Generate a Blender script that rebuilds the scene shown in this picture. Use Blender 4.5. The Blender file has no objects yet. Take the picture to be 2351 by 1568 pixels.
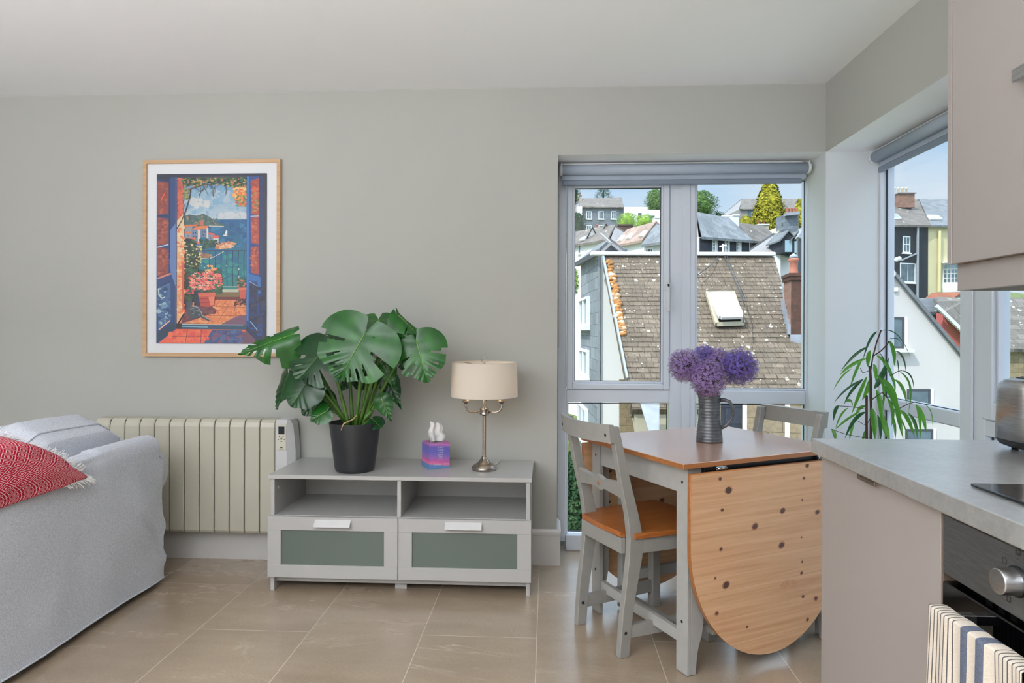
import bpy, bmesh, math, random
from mathutils import Vector, Matrix, Euler, noise
rnd = random.Random(7)
PI = math.pi
S = bpy.context.scene
COL = S.collection
# ---------------------------------------------------------------- camera
F_PX, YAW, ROLL, HOR, EYE = 1529.0, 0.0527, -0.0029, 757.9, 1.1913
cd = bpy.data.cameras.new('camera'); cam = bpy.data.objects.new('camera', cd); COL.objects.link(cam)
cd.sensor_width = 36; cd.lens = F_PX / 2351 * 36; cd.shift_y = -(784 - HOR) / 2351
cd.clip_start = 0.02; cd.clip_end = 600
cam.matrix_world = Matrix.Translation((0, 0, EYE)) @ Matrix.Rotation(YAW, 4, 'Z') @ Matrix.Rotation(PI / 2, 4, 'X') @ Matrix.Rotation(-ROLL, 4, 'Z')
S.camera = cam
# ---------------------------------------------------------------- view, world, lights
S.view_settings.view_transform = 'Standard'; S.view_settings.look = 'None'
S.view_settings.exposure = 0.0; S.view_settings.gamma = 1.0; S.view_settings.use_curve_mapping = False
S.cycles.max_bounces = 8; S.cycles.diffuse_bounces = 4; S.cycles.glossy_bounces = 4
S.cycles.transparent_max_bounces = 12; S.cycles.sample_clamp_indirect = 4.0
S.cycles.caustics_reflective = False; S.cycles.caustics_refractive = False
W = bpy.data.worlds.new('sky'); S.world = W; W.use_nodes = True
def world():
    nt = W.node_tree; n = nt.nodes; L = nt.links; n.clear()
    out = n.new('ShaderNodeOutputWorld'); bg = n.new('ShaderNodeBackground'); bg.inputs['Strength'].default_value = 1.0
    tc = n.new('ShaderNodeTexCoord'); sep = n.new('ShaderNodeSeparateXYZ'); L.new(tc.outputs['Generated'], sep.inputs[0])
    r = n.new('ShaderNodeValToRGB'); L.new(sep.outputs['Z'], r.inputs[0])
    e = r.color_ramp.elements
    e[0].position = 0.0; e[0].color = (0.72, 0.86, 0.98, 1); e[1].position = 0.55; e[1].color = (0.62, 0.80, 1.0, 1)
    x = e.new(0.24); x.color = (0.50, 0.72, 0.96, 1)
    mp = n.new('ShaderNodeMapping'); mp.inputs['Scale'].default_value = (1, 1, 3.0); L.new(tc.outputs['Generated'], mp.inputs[0])
    nz = n.new('ShaderNodeTexNoise'); nz.inputs['Scale'].default_value = 3.6; nz.inputs['Detail'].default_value = 7; nz.inputs['Roughness'].default_value = .55
    L.new(mp.outputs[0], nz.inputs['Vector'])
    r2 = n.new('ShaderNodeValToRGB'); r2.color_ramp.elements[0].position = .42; r2.color_ramp.elements[1].position = .72
    L.new(nz.outputs[0], r2.inputs[0])
    mx = n.new('ShaderNodeMix'); mx.data_type = 'RGBA'; L.new(r2.outputs[0], mx.inputs[0]); L.new(r.outputs[0], mx.inputs[6]); mx.inputs[7].default_value = (.80, .88, .95, 1)
    # upper sky brightened for extra daylight indoors, above the strip the windows show
    hi = n.new('ShaderNodeMapRange'); hi.inputs['From Min'].default_value = .30; hi.inputs['From Max'].default_value = .55; hi.inputs['To Min'].default_value = 1.0; hi.inputs['To Max'].default_value = 3.4
    L.new(sep.outputs['Z'], hi.inputs['Value']); sc = n.new('ShaderNodeVectorMath'); sc.operation = 'SCALE'; L.new(mx.outputs[2], sc.inputs[0]); L.new(hi.outputs[0], sc.inputs['Scale'])
    L.new(sc.outputs[0], bg.inputs['Color']); L.new(bg.outputs[0], out.inputs[0])
world()
def sun():
    l = bpy.data.lights.new('sun', 'SUN'); l.energy = 4.2; l.angle = math.radians(.6); l.color = (1, .96, .88)
    o = bpy.data.objects.new('sun', l); COL.objects.link(o)
    o.rotation_euler = Vector((.46, .40, -.79)).to_track_quat('-Z', 'Y').to_euler()
sun()
def area(name, loc, aim, sx, sy, power, color=(1, 1, 1)):
    l = bpy.data.lights.new(name, 'AREA'); l.shape = 'RECTANGLE'; l.size = sx; l.size_y = sy; l.energy = power; l.color = color
    o = bpy.data.objects.new(name, l); COL.objects.link(o); o.location = loc
    o.rotation_euler = (Vector(aim) - Vector(loc)).to_track_quat('-Z', 'Y').to_euler()
# fill lamps added out of view, behind the camera and at the left side
area('rear_fill', (-1.6, -3.3, 1.55), (-1.3, 3.3, 1.35), 3.0, 1.9, 16, (.95, .975, 1.0))
area('left_fill', (-3.5, -.9, 1.5), (0.2, 1.4, 1.5), 2.8, 1.7, 26, (.96, .98, 1.0))
area('ceiling_fill', (-1.6, -1.25, 1.25), (-1.6, -1.25, 2.4), 3.2, 2.4, 385, (.90, .94, 1.0))  # added unseen lamp facing up, brightens the room by way of the ceiling


# ---------------------------------------------------------------- mesh builder
def V(*a): return Vector(a)
def basis(z):
    z = Vector(z).normalized(); a = Vector((0, 0, 1)) if abs(z.z) < .95 else Vector((1, 0, 0))
    x = a.cross(z).normalized(); return x, z.cross(x), z
class MB:
    def __init__(s): s.bm = bmesh.new(); s.uv = None
    def _mi(s, faces, mi, sm):
        for f in faces: f.material_index = mi; f.smooth = sm
    def box(s, x0, x1, y0, y1, z0, z1, bev=0, mi=0, M=None, seg=1):
        vs = [V(x, y, z) for z in (z0, z1) for y in (y0, y1) for x in (x0, x1)]
        if M: vs = [M @ v for v in vs]
        b = [s.bm.verts.new(v) for v in vs]
        q = [(0, 2, 3, 1), (4, 5, 7, 6), (0, 1, 5, 4), (1, 3, 7, 5), (3, 2, 6, 7), (2, 0, 4, 6)]
        fs = [s.bm.faces.new([b[i] for i in f]) for f in q]
        s._mi(fs, mi, False)
        if bev > 0:
            es = {e for f in fs for e in f.edges}
            r = bmesh.ops.bevel(s.bm, geom=list(es), offset=bev, segments=seg, affect='EDGES', profile=.5)
            s._mi(r['faces'], mi, seg > 1)
        return s
    def hexa(s, pts, mi=0):   # 8 points: bottom 4 (ccw), top 4
        b = [s.bm.verts.new(p) for p in pts]
        fs = [s.bm.faces.new([b[i] for i in f]) for f in [(3, 2, 1, 0), (4, 5, 6, 7), (0, 1, 5, 4), (1, 2, 6, 5), (2, 3, 7, 6), (3, 0, 4, 7)]]
        s._mi(fs, mi, False); return s
    def bar(s, a, b, w, h, up=(0, 0, 1), bev=0, mi=0):   # rectangular bar from a to b; w sideways, h along up
        a, b = Vector(a), Vector(b); d = (b - a); L = d.length; d.normalize()
        u = Vector(up); x = d.cross(u)
        if x.length < 1e-4: x = d.cross(V(0, 1, 0))
        x.normalize(); u = x.cross(d)
        M = Matrix(((x.x, d.x, u.x, a.x), (x.y, d.y, u.y, a.y), (x.z, d.z, u.z, a.z), (0, 0, 0, 1)))
        return s.box(-w / 2, w / 2, 0, L, -h / 2, h / 2, bev, mi, M)
    def tube(s, pts, r, n=8, mi=0, closed=False, caps=True, sm=True):
        pts = [Vector(p) for p in pts]; m = len(pts); rs = r if isinstance(r, (list, tuple)) else [r] * m
        rings = []; px = None
        for i, p in enumerate(pts):
            if closed: t = pts[(i + 1) % m] - pts[i - 1]
            else: t = pts[min(i + 1, m - 1)] - pts[max(i - 1, 0)]
            t.normalize()
            if px is None: px, py, _ = basis(t)
            else:
                px = (px - t * px.dot(t))
                if px.length < 1e-5: px = basis(t)[0]
                px.normalize(); py = t.cross(px)
            rings.append([s.bm.verts.new(p + (px * math.cos(2 * PI * k / n) + py * math.sin(2 * PI * k / n)) * rs[i]) for k in range(n)])
        fs = []
        R = range(m if closed else m - 1)
        for i in R:
            A, B = rings[i], rings[(i + 1) % m]
            for k in range(n): fs.append(s.bm.faces.new((A[k], A[(k + 1) % n], B[(k + 1) % n], B[k])))
        s._mi(fs, mi, sm)
        if caps and not closed:
            c = [s.bm.faces.new(rings[0][::-1]), s.bm.faces.new(rings[-1])]; s._mi(c, mi, False)
        return s
    def lathe(s, prof, c=(0, 0, 0), n=32, mi=0, M=None, sm=True, caps=False):
        c = Vector(c); rings = []
        for r, z in prof:
            if r < 1e-6: rings.append([s.bm.verts.new((M @ (c + V(0, 0, z))) if M else c + V(0, 0, z))])
            else:
                ring = []
                for k in range(n):
                    p = c + V(r * math.cos(2 * PI * k / n), r * math.sin(2 * PI * k / n), z)
                    ring.append(s.bm.verts.new(M @ p if M else p))
                rings.append(ring)
        fs = []
        for A, B in zip(rings, rings[1:]):
            for k in range(n):
                k2 = (k + 1) % n
                if len(A) == 1 and len(B) == 1: continue
                if len(A) == 1: fs.append(s.bm.faces.new((A[0], B[k2], B[k])))
                elif len(B) == 1: fs.append(s.bm.faces.new((A[k], A[k2], B[0])))
                else: fs.append(s.bm.faces.new((A[k], A[k2], B[k2], B[k])))
        s._mi(fs, mi, sm); return s
    def prism(s, poly, d, mi=0, sm=False, bev=0):     # poly: 3-D points in one plane, d: extrusion vector
        d = Vector(d); A = [s.bm.verts.new(Vector(p)) for p in poly]; B = [s.bm.verts.new(Vector(p) + d) for p in poly]
        n = len(A); caps = [s.bm.faces.new(A[::-1]), s.bm.faces.new(B)]
        sd = [s.bm.faces.new((A[i], A[(i + 1) % n], B[(i + 1) % n], B[i])) for i in range(n)]
        s._mi(caps, mi, False); s._mi(sd, mi, sm)
        if bev:
            es = {e for f in caps for e in f.edges}
            r = bmesh.ops.bevel(s.bm, geom=list(es), offset=bev, segments=1, affect='EDGES'); s._mi(r['faces'], mi, sm)
        return s
    def face(s, pts, mi=0, sm=False):
        f = s.bm.faces.new([s.bm.verts.new(Vector(p)) for p in pts]); f.material_index = mi; f.smooth = sm; return f
    def grid(s, fn, nu, nv, mi=0, sm=True, keep=None, uv=None):
        g = [[s.bm.verts.new(fn(i / nu, j / nv)) for j in range(nv + 1)] for i in range(nu + 1)]
        if uv: ul = s.bm.loops.layers.uv.verify()
        for i in range(nu):
            for j in range(nv):
                if keep and not keep((i + .5) / nu, (j + .5) / nv): continue
                f = s.bm.faces.new((g[i][j], g[i + 1][j], g[i + 1][j + 1], g[i][j + 1])); f.material_index = mi; f.smooth = sm
                if uv:
                    for l, (a, b) in zip(f.loops, ((i, j), (i + 1, j), (i + 1, j + 1), (i, j + 1))): l[ul].uv = (a / nu * uv[0], b / nv * uv[1])
        return s
    def sphere(s, c, r, nu=12, nv=8, mi=0, sc=(1, 1, 1)):
        c = Vector(c); prof = [(r * math.sin(PI * i / nv), -r * math.cos(PI * i / nv)) for i in range(nv + 1)]
        M = Matrix.Translation(c) @ Matrix.Diagonal((*sc, 1))
        prof[0] = (0, -r); prof[-1] = (0, r)
        return s.lathe(prof, (0, 0, 0), nu, mi, M)
    def build(s, name, mats, parent=None, world=True, clean=True, norm=True):
        loose = [v for v in s.bm.verts if not v.link_faces]
        if loose: bmesh.ops.delete(s.bm, geom=loose, context='VERTS')
        if norm: bmesh.ops.recalc_face_normals(s.bm, faces=s.bm.faces)
        me = bpy.data.meshes.new(name); s.bm.to_mesh(me); s.bm.free()
        for m in (mats if isinstance(mats, (list, tuple)) else [mats]): me.materials.append(m)
        o = bpy.data.objects.new(name, me); COL.objects.link(o)
        if parent is not None:
            o.parent = parent
            if world: o.matrix_parent_inverse = wm(parent).inverted()
        return o
def lm(o): return Matrix.Translation(o.location) @ o.rotation_euler.to_matrix().to_4x4() @ Matrix.Diagonal((*o.scale, 1))
def wm(o):
    m = lm(o)
    while o.parent is not None: m = lm(o.parent) @ o.matrix_parent_inverse @ m if False else (lm(o.parent) @ o.matrix_parent_inverse @ m); o = o.parent
    return m
def tag(o, label=None, cat=None, group=None, kind=None):
    if label: o['label'] = label
    if cat: o['category'] = cat
    if group: o['group'] = group
    if kind: o['kind'] = kind
    return o
def thing(name, label, cat, loc=(0, 0, 0), rz=0, group=None):
    o = bpy.data.objects.new(name, None); COL.objects.link(o); o.location = loc; o.rotation_euler = (0, 0, rz); o.empty_display_size = .1
    return tag(o, label, cat, group)
def solid(o, t, off=0, bev=0):
    m = o.modifiers.new('solid', 'SOLIDIFY'); m.thickness = t; m.offset = off; return o
def subd(o, n=1):
    m = o.modifiers.new('sub', 'SUBSURF'); m.levels = n; m.render_levels = n; return o
def copy_tree(o, parent=None):
    c = o.copy(); COL.objects.link(c)
    if parent is not None: c.parent = parent
    for ch in list(o.children): copy_tree(ch, c)
    return c
def local_build(mb, name, mats, parent): return mb.build(name, mats, parent, world=False)
FONTS = {}
def text_mesh(mb, txt, size, M, mi=0, depth=.0004, align='CENTER', shear=0):
    cu = bpy.data.curves.new('t', 'FONT'); cu.body = txt; cu.size = size; cu.align_x = align; cu.extrude = depth / 2; cu.resolution_u = 2; cu.shear = shear
    o = bpy.data.objects.new('t', cu); COL.objects.link(o)
    dg = bpy.context.evaluated_depsgraph_get(); me = bpy.data.meshes.new_from_object(o.evaluated_get(dg))
    me.transform(M); n0 = len(mb.bm.faces); mb.bm.from_mesh(me); mb.bm.faces.ensure_lookup_table()
    for f in mb.bm.faces[n0:]: f.material_index = mi
    bpy.data.objects.remove(o); bpy.data.curves.remove(cu); bpy.data.meshes.remove(me)

# ---------------------------------------------------------------- materials
def srgb(r, g=None, b=None):
    if g is None: r, g, b = r
    f = lambda c: (c / 255 / 12.92) if c / 255 <= .04045 else ((c / 255 + .055) / 1.055) ** 2.4
    return (f(r), f(g), f(b), 1)
class NT:
    def __init__(s, name):
        s.m = bpy.data.materials.new(name); s.m.use_nodes = True; s.nt = s.m.node_tree; s.n = s.nt.nodes; s.p = s.n['Principled BSDF']; s.out = s.n['Material Output']
        s._tc = None
    def node(s, t, **k):
        x = s.n.new('ShaderNode' + t)
        for a, b in k.items(): setattr(x, a, b)
        return x
    def link(s, a, b): s.nt.links.new(a, b)
    def co(s, scale=(1, 1, 1), rot=(0, 0, 0), loc=(0, 0, 0), src='Object'):
        if s._tc is None: s._tc = s.node('TexCoord')
        m = s.node('Mapping'); m.inputs['Scale'].default_value = scale; m.inputs['Rotation'].default_value = rot; m.inputs['Location'].default_value = loc
        s.link(s._tc.outputs[src], m.inputs[0]); return m.outputs[0]
    def noise(s, vec, scale=5, detail=4, rough=.5, dist=0):
        x = s.node('TexNoise'); x.inputs['Scale'].default_value = scale; x.inputs['Detail'].default_value = detail
        x.inputs['Roughness'].default_value = rough; x.inputs['Distortion'].default_value = dist; s.link(vec, x.inputs['Vector']); return x.outputs[0]
    def ramp(s, v, stops, interp='LINEAR'):
        r = s.node('ValToRGB'); e = r.color_ramp.elements; r.color_ramp.interpolation = interp
        while len(e) < len(stops): e.new(.5)
        for a, (p, c) in zip(e, stops):
            a.position = p; a.color = c if len(c) == 4 else (*c, 1)
        s.link(v, r.inputs[0]); return r.outputs[0]
    def mix(s, f, a, b, mode='MIX'):
        x = s.node('Mix', data_type='RGBA', blend_type=mode)
        for sock, v in ((x.inputs[0], f), (x.inputs[6], a), (x.inputs[7], b)):
            if hasattr(v, 'links'): s.link(v, sock)
            else: sock.default_value = v
        return x.outputs[2]
    def math(s, op, a, b=None, c=None):
        x = s.node('Math', operation=op)
        for sock, v in zip(x.inputs, (a, b, c)):
            if v is None: continue
            if hasattr(v, 'links'): s.link(v, sock)
            else: sock.default_value = v
        return x.outputs[0]
    def bump(s, h, strength=.3, dist=.002):
        b = s.node('Bump'); b.inputs['Strength'].default_value = strength; b.inputs['Distance'].default_value = dist; s.link(h, b.inputs['Height'])
        s.link(b.outputs[0], s.p.inputs['Normal']); return b
    def set(s, color=None, rough=None, metal=None, spec=None, trans=None, **k):
        def st(nm, v):
            if v is None: return
            if hasattr(v, 'links'): s.link(v, s.p.inputs[nm])
            else: s.p.inputs[nm].default_value = v
        st('Base Color', color); st('Roughness', rough); st('Metallic', metal); st('Specular IOR Level', spec); st('Transmission Weight', trans)
        for a, b in k.items(): st(a, b)
        return s.m
def plain(name, c, rough=.5, metal=0, spec=.5, noise_amt=.03, nscale=8, bump=0, bscale=200):
    t = NT(name); c = srgb(c)
    v = t.noise(t.co(), nscale, 3)
    lo = tuple(x * (1 - noise_amt) for x in c[:3]) + (1,); hi = tuple(min(1, x * (1 + noise_amt)) for x in c[:3]) + (1,)
    col = t.ramp(v, [(.3, lo), (.7, hi)])
    if bump: t.bump(t.noise(t.co(), bscale, 2), bump, .001)
    return t.set(col, rough, metal, spec)
M = {}
M['wall'] = plain('wall_paint', (174, 174, 168), .75, noise_amt=.025, nscale=1.2, bump=.08, bscale=120)
M['ceiling'] = plain('ceiling_paint', (243, 244, 245), .8, noise_amt=.01, nscale=1)
M['reveal'] = plain('reveal_paint', (214, 218, 220), .7, noise_amt=.02, nscale=2)
M['trim'] = plain('trim_gloss', (206, 204, 202), .32, noise_amt=.01)
M['upvc'] = plain('white_upvc', (214, 220, 230), .25, noise_amt=.01)
M['gasket'] = plain('black_gasket', (22, 26, 34), .5)
M['white_lam'] = plain('white_laminate', (176, 175, 173), .28, noise_amt=.008)
M['white_plastic'] = plain('white_plastic', (212, 212, 212), .3)
M['chair_paint'] = plain('grey_paint', (146, 144, 139), .42, noise_amt=.05, nscale=25)
M['table_paint'] = plain('light_grey_paint', (166, 165, 161), .42, noise_amt=.05, nscale=20)
M['cabinet'] = plain('beige_matt_cabinet', (158, 150, 145), .42, noise_amt=.008)
M['cab_core'] = plain('cabinet_edge_brown', (104, 88, 76), .5)
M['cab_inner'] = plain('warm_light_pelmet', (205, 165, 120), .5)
M['black_metal'] = plain('black_metal', (18, 18, 20), .35)
M['black_plastic'] = plain('black_plastic', (16, 17, 20), .4)
M['screw'] = plain('dark_screw', (48, 46, 44), .45, metal=.6)
M['chrome'] = plain('chrome', (200, 205, 210), .12, metal=1)
M['screen'] = plain('lcd_screen', (38, 42, 52), .15)
def mk_steel(name, c, rough, sc):
    t = NT(name); v = t.noise(t.co(scale=sc), 30, 4, .6)
    t.bump(v, .06, .0005)
    return t.set(t.ramp(v, [(.3, srgb([x * .9 for x in c])), (.7, srgb([min(255, x * 1.06) for x in c]))]), rough, 1.0)
M['brushed'] = mk_steel('brushed_nickel', (176, 166, 156), .24, (1, 1, 12))
M['steel'] = mk_steel('brushed_steel', (190, 190, 190), .3, (1, .6, 14))
M['oven_steel'] = mk_steel('oven_steel', (150, 152, 156), .32, (1, 1, 20))
def mk_floor():
    t = NT('beige_stone_tiles'); o = t.co()
    sp = t.node('SeparateXYZ'); t.link(o, sp.inputs[0])
    X0, TW, TL, Y0 = -1.38, .4478, .921, 2.578
    u = t.math('DIVIDE', t.math('SUBTRACT', sp.outputs[0], X0), TW); iu = t.math('FLOOR', u); fu = t.math('FRACT', u)
    par = t.math('MULTIPLY', t.math('MODULO', t.math('ADD', iu, 100), 2), .5)
    v = t.math('ADD', t.math('DIVIDE', t.math('SUBTRACT', sp.outputs[1], Y0), TL), par); iv = t.math('FLOOR', v); fv = t.math('FRACT', v)
    eu = t.math('MULTIPLY', t.math('MINIMUM', fu, t.math('SUBTRACT', 1, fu)), TW)
    ev = t.math('MULTIPLY', t.math('MINIMUM', fv, t.math('SUBTRACT', 1, fv)), TL)
    g = t.math('LESS_THAN', t.math('MINIMUM', eu, ev), .0014)
    cell = t.node('CombineXYZ'); t.link(iu, cell.inputs[0]); t.link(iv, cell.inputs[1])
    wn = t.node('TexWhiteNoise', noise_dimensions='3D'); t.link(cell.outputs[0], wn.inputs['Vector'])
    off = t.node('VectorMath', operation='SCALE'); t.link(wn.outputs['Color'], off.inputs[0]); off.inputs['Scale'].default_value = 30
    ad = t.node('VectorMath', operation='ADD'); t.link(o, ad.inputs[0]); t.link(off.outputs[0], ad.inputs[1])
    st = t.node('Mapping'); st.inputs['Scale'].default_value = (.55, 1.5, 1); st.inputs['Rotation'].default_value = (0, 0, .35); t.link(ad.outputs[0], st.inputs[0])
    n1 = t.noise(st.outputs[0], 2.6, 9, .66, .25)
    base = t.ramp(n1, [(.25, srgb(146, 127, 106)), (.5, srgb(164, 144, 121)), (.75, srgb(182, 162, 139))])
    n2 = t.noise(st.outputs[0], 1.5, 6, .6, .9)
    vein = t.math('ABSOLUTE', t.math('SUBTRACT', n2, .5))
    vm = t.ramp(vein, [(0.0, (1, 1, 1)), (.004, (.4, .4, .4)), (.010, (0, 0, 0))])
    n3 = t.noise(ad.outputs[0], 1.7, 3, .5); patch = t.ramp(n3, [(.52, (0, 0, 0)), (.66, (.8, .8, .8))])
    base = t.mix(t.math('MULTIPLY', vm, patch), base, srgb(206, 192, 176))
    fine = t.noise(t.co(scale=(1, 3, 1)), 90, 3, .6)
    base = t.mix(.16, base, t.ramp(fine, [(.3, srgb(110, 96, 82)), (.7, srgb(212, 198, 182))]))
    t.bump(t.math('ADD', t.math('MULTIPLY', n1, .5), t.math('MULTIPLY', g, -.4)), .12, .002)
    return t.set(t.mix(g, base, srgb(212, 202, 188)), t.ramp(n1, [(.3, (.20, .20, .20)), (.7, (.30, .30, .30))]), spec=.6, **{'Coat Weight': .5, 'Coat IOR': 1.8, 'Coat Roughness': .30})
M['floor'] = mk_floor()
def mk_pine(name, c1, c2, c3, sc=(1, 1, 1), rot=(0, 0, 0), rough=.35, knots=True, plank=.105, kscale=7.0):
    # grain runs along local X of the coordinates, planks stacked along Y
    t = NT(name); o = t.co(scale=sc, rot=rot); sp = t.node('SeparateXYZ'); t.link(o, sp.inputs[0])
    pi = t.math('FLOOR', t.math('DIVIDE', sp.outputs[1], plank)); fr = t.math('FRACT', t.math('DIVIDE', sp.outputs[1], plank))
    cb = t.node('CombineXYZ'); t.link(t.math('MULTIPLY', pi, 3.7), cb.inputs[0]); t.link(t.math('MULTIPLY', pi, 1.3), cb.inputs[2])
    ad = t.node('VectorMath', operation='ADD'); t.link(o, ad.inputs[0]); t.link(cb.outputs[0], ad.inputs[1])
    mp = t.node('Mapping'); mp.inputs['Scale'].default_value = (.9, 9, 9); t.link(ad.outputs[0], mp.inputs[0])
    w = t.noise(mp.outputs[0], 2.2, 5, .55, .5)
    mp2 = t.node('Mapping'); mp2.inputs['Scale'].default_value = (1.2, 34, 34); t.link(ad.outputs[0], mp2.inputs[0])
    w2 = t.noise(mp2.outputs[0], 2.0, 3, .6, .4)
    col = t.ramp(w, [(.25, srgb(c1)), (.5, srgb(c2)), (.75, srgb(c3))])
    col = t.mix(.5, col, t.ramp(w2, [(.34, srgb([x * .93 for x in c1])), (.62, srgb(c3))]))
    wn = t.node('TexWhiteNoise', noise_dimensions='1D'); t.link(pi, wn.inputs['W'])
    col = t.mix(t.math('MULTIPLY', wn.outputs[0], .25), col, srgb(c1))
    seam = t.math('LESS_THAN', t.math('MINIMUM', fr, t.math('SUBTRACT', 1, fr)), .006)
    col = t.mix(t.math('MULTIPLY', seam, .25), col, srgb([x * .6 for x in c1]))
    t.bump(w2, .05, .0006)
    return t.set(col, rough, spec=.45)
M['pine'] = mk_pine('pine_leaf', (190, 132, 88), (204, 148, 102), (216, 164, 118))
M['pine_top'] = mk_pine('pine_tabletop', (186, 134, 102), (200, 150, 118), (212, 166, 134), rough=.17); M['pine_top'].node_tree.nodes['Principled BSDF'].inputs['Coat Weight'].default_value = 1.0; M['pine_top'].node_tree.nodes['Principled BSDF'].inputs['Coat IOR'].default_value = 3.0; M['pine_top'].node_tree.nodes['Principled BSDF'].inputs['Coat Roughness'].default_value = .26
M['pine_edge'] = mk_pine('pine_edge', (150, 92, 46), (164, 104, 58), (176, 118, 70), rough=.35)
M['pine_seat'] = mk_pine('pine_seat', (148, 82, 36), (166, 98, 48), (182, 114, 60), rough=.28)
M['knot'] = plain('pine_knot', (92, 64, 56), .4, noise_amt=.3, nscale=160)
M['knot_ring'] = plain('pine_knot_ring', (176, 120, 84), .4, noise_amt=.15, nscale=90)
M['oak'] = mk_pine('oak_frame', (188, 150, 112), (198, 162, 124), (206, 172, 136), rough=.5, plank=9)
def mk_fabric(name, c1, c2, sc=900, strength=.35, big=.12):
    t = NT(name); o = t.co(); a = t.noise(t.co(scale=(1, 1, .35)), sc, 2, .6); b = t.noise(t.co(scale=(.35, .35, 1)), sc, 2, .6)
    m = t.math('ADD', t.math('MULTIPLY', a, .5), t.math('MULTIPLY', b, .5))
    col = t.ramp(m, [(.36, srgb(c1)), (.64, srgb(c2))]); t.bump(m, strength, .0012)
    return t.set(col, .9, spec=.15, **{'Sheen Weight': .15})
M['sofa'] = mk_fabric('sofa_weave', (182, 187, 198), (224, 228, 236), 420)
M['towel'] = mk_fabric('towel_base', (198, 186, 170), (228, 218, 204), 700)
M['tissue'] = plain('tissue_paper', (236, 236, 236), .9)
M['mount'] = plain('mount_card', (224, 226, 230), .6, noise_amt=.004)
M['radiator'] = plain('radiator_cream', (188, 184, 168), .35, noise_amt=.012)
M['rad_side'] = plain('radiator_white', (204, 204, 204), .3)
M['rad_panel'] = plain('radiator_panel', (206, 202, 186), .4)
M['ink'] = plain('printed_ink', (60, 58, 56), .5)
M['blind'] = plain('grey_blind_fabric', (166, 177, 191), .6, noise_amt=.02)
M['blind_rail'] = plain('blind_rail', (122, 134, 150), .5)
M['pot'] = plain('charcoal_pot', (40, 42, 46), .42, noise_amt=.06, nscale=14)
M['soil'] = plain('potting_soil', (48, 36, 28), .95, noise_amt=.4, nscale=60, bump=.8, bscale=90)
M['worktop_dummy'] = None
def mk_worktop():
    t = NT('concrete_worktop'); n1 = t.noise(t.co(), 5.5, 8, .68, .4); n2 = t.noise(t.co(scale=(1, 1, 1)), 70, 4, .7)
    c = t.ramp(n1, [(.3, srgb(118, 118, 116)), (.5, srgb(146, 146, 144)), (.7, srgb(174, 174, 172))])
    c = t.mix(.35, c, t.ramp(n2, [(.3, srgb(96, 95, 92)), (.7, srgb(188, 187, 183))]))
    t.bump(n2, .04, .0005); return t.set(c, .22, spec=.8, **{'Coat Weight': 1.0, 'Coat IOR': 3.2, 'Coat Roughness': .30})
M['worktop'] = mk_worktop()
def mk_glass(name, tint=(1, 1, 1, 1), rough=0.0):
    t = NT(name); tr = t.node('BsdfTransparent'); tr.inputs[0].default_value = tint
    gl = t.node('BsdfGlossy'); gl.inputs['Roughness'].default_value = rough
    lw = t.node('LayerWeight'); lw.inputs[0].default_value = .5
    f5 = t.math('MULTIPLY_ADD', t.math('POWER', lw.outputs['Facing'], 5.0), .5, .022)
    mx = t.node('MixShader'); t.link(f5, mx.inputs[0]); t.link(tr.outputs[0], mx.inputs[1]); t.link(gl.outputs[0], mx.inputs[2]); t.link(mx.outputs[0], t.out.inputs[0]); return t.m
M['glass'] = mk_glass('window_glass', (.97, .98, .985, 1))
def mk_leaf(name, c1, c2, c3, rough=.28, sub=.12):
    t = NT(name); v = t.noise(t.co(), 14, 3)
    t.bump(t.noise(t.co(scale=(1, 1, 1)), 40, 2), .15, .002)
    t.set(t.ramp(v, [(.3, srgb(c1)), (.55, srgb(c2)), (.8, srgb(c3))]), rough, spec=.5)
    tl = t.node('BsdfTranslucent'); tl.inputs[0].default_value = srgb([min(255, x * 1.5) for x in c3]); mx = t.node('MixShader'); mx.inputs[0].default_value = sub
    t.link(t.p.outputs[0], mx.inputs[1]); t.link(tl.outputs[0], mx.inputs[2]); t.link(mx.outputs[0], t.out.inputs[0]); return t.m
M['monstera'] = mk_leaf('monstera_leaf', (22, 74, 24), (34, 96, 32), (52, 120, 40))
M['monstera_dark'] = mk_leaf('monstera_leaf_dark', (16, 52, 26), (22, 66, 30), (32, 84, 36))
M['stem'] = mk_leaf('plant_stem', (58, 96, 34), (84, 124, 46), (112, 146, 64), .4, .05)
M['midrib'] = plain('leaf_midrib', (118, 168, 66), .4)
M['ficus'] = mk_leaf('ficus_leaf', (32, 84, 30), (54, 112, 40), (92, 142, 52), .3, .3)
M['ficus_dark'] = mk_leaf('ficus_leaf_dark', (22, 58, 40), (34, 74, 46), (48, 92, 52), .3, .2)
M['bark'] = plain('dark_twig', (62, 44, 40), .8, noise_amt=.3, nscale=40)
M['allium'] = mk_leaf('allium_petal', (128, 100, 168), (152, 124, 190), (182, 158, 212), .6, .35)
M['allium_blue'] = mk_leaf('allium_petal_blue', (92, 78, 168), (116, 100, 190), (146, 132, 208), .6, .35)
M['jug'] = None
def mk_jug():
    t = NT('grey_glazed_stoneware'); n = t.noise(t.co(), 24, 4, .6)
    return t.set(t.ramp(n, [(.3, srgb(58, 62, 68)), (.7, srgb(98, 102, 108))]), .22, spec=.6)
M['jug'] = mk_jug()
def mk_shade():
    t = NT('cream_lampshade'); v = t.noise(t.co(scale=(1, 1, 6)), 200, 2)
    t.set(t.ramp(v, [(.3, srgb(216, 210, 202)), (.7, srgb(226, 220, 212))]), .85, spec=.1)
    tl = t.node('BsdfTranslucent'); tl.inputs[0].default_value = srgb(255, 240, 218); mx = t.node('MixShader'); mx.inputs[0].default_value = .25
    t.link(t.p.outputs[0], mx.inputs[1]); t.link(tl.outputs[0], mx.inputs[2]); t.link(mx.outputs[0], t.out.inputs[0]); return t.m
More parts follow.
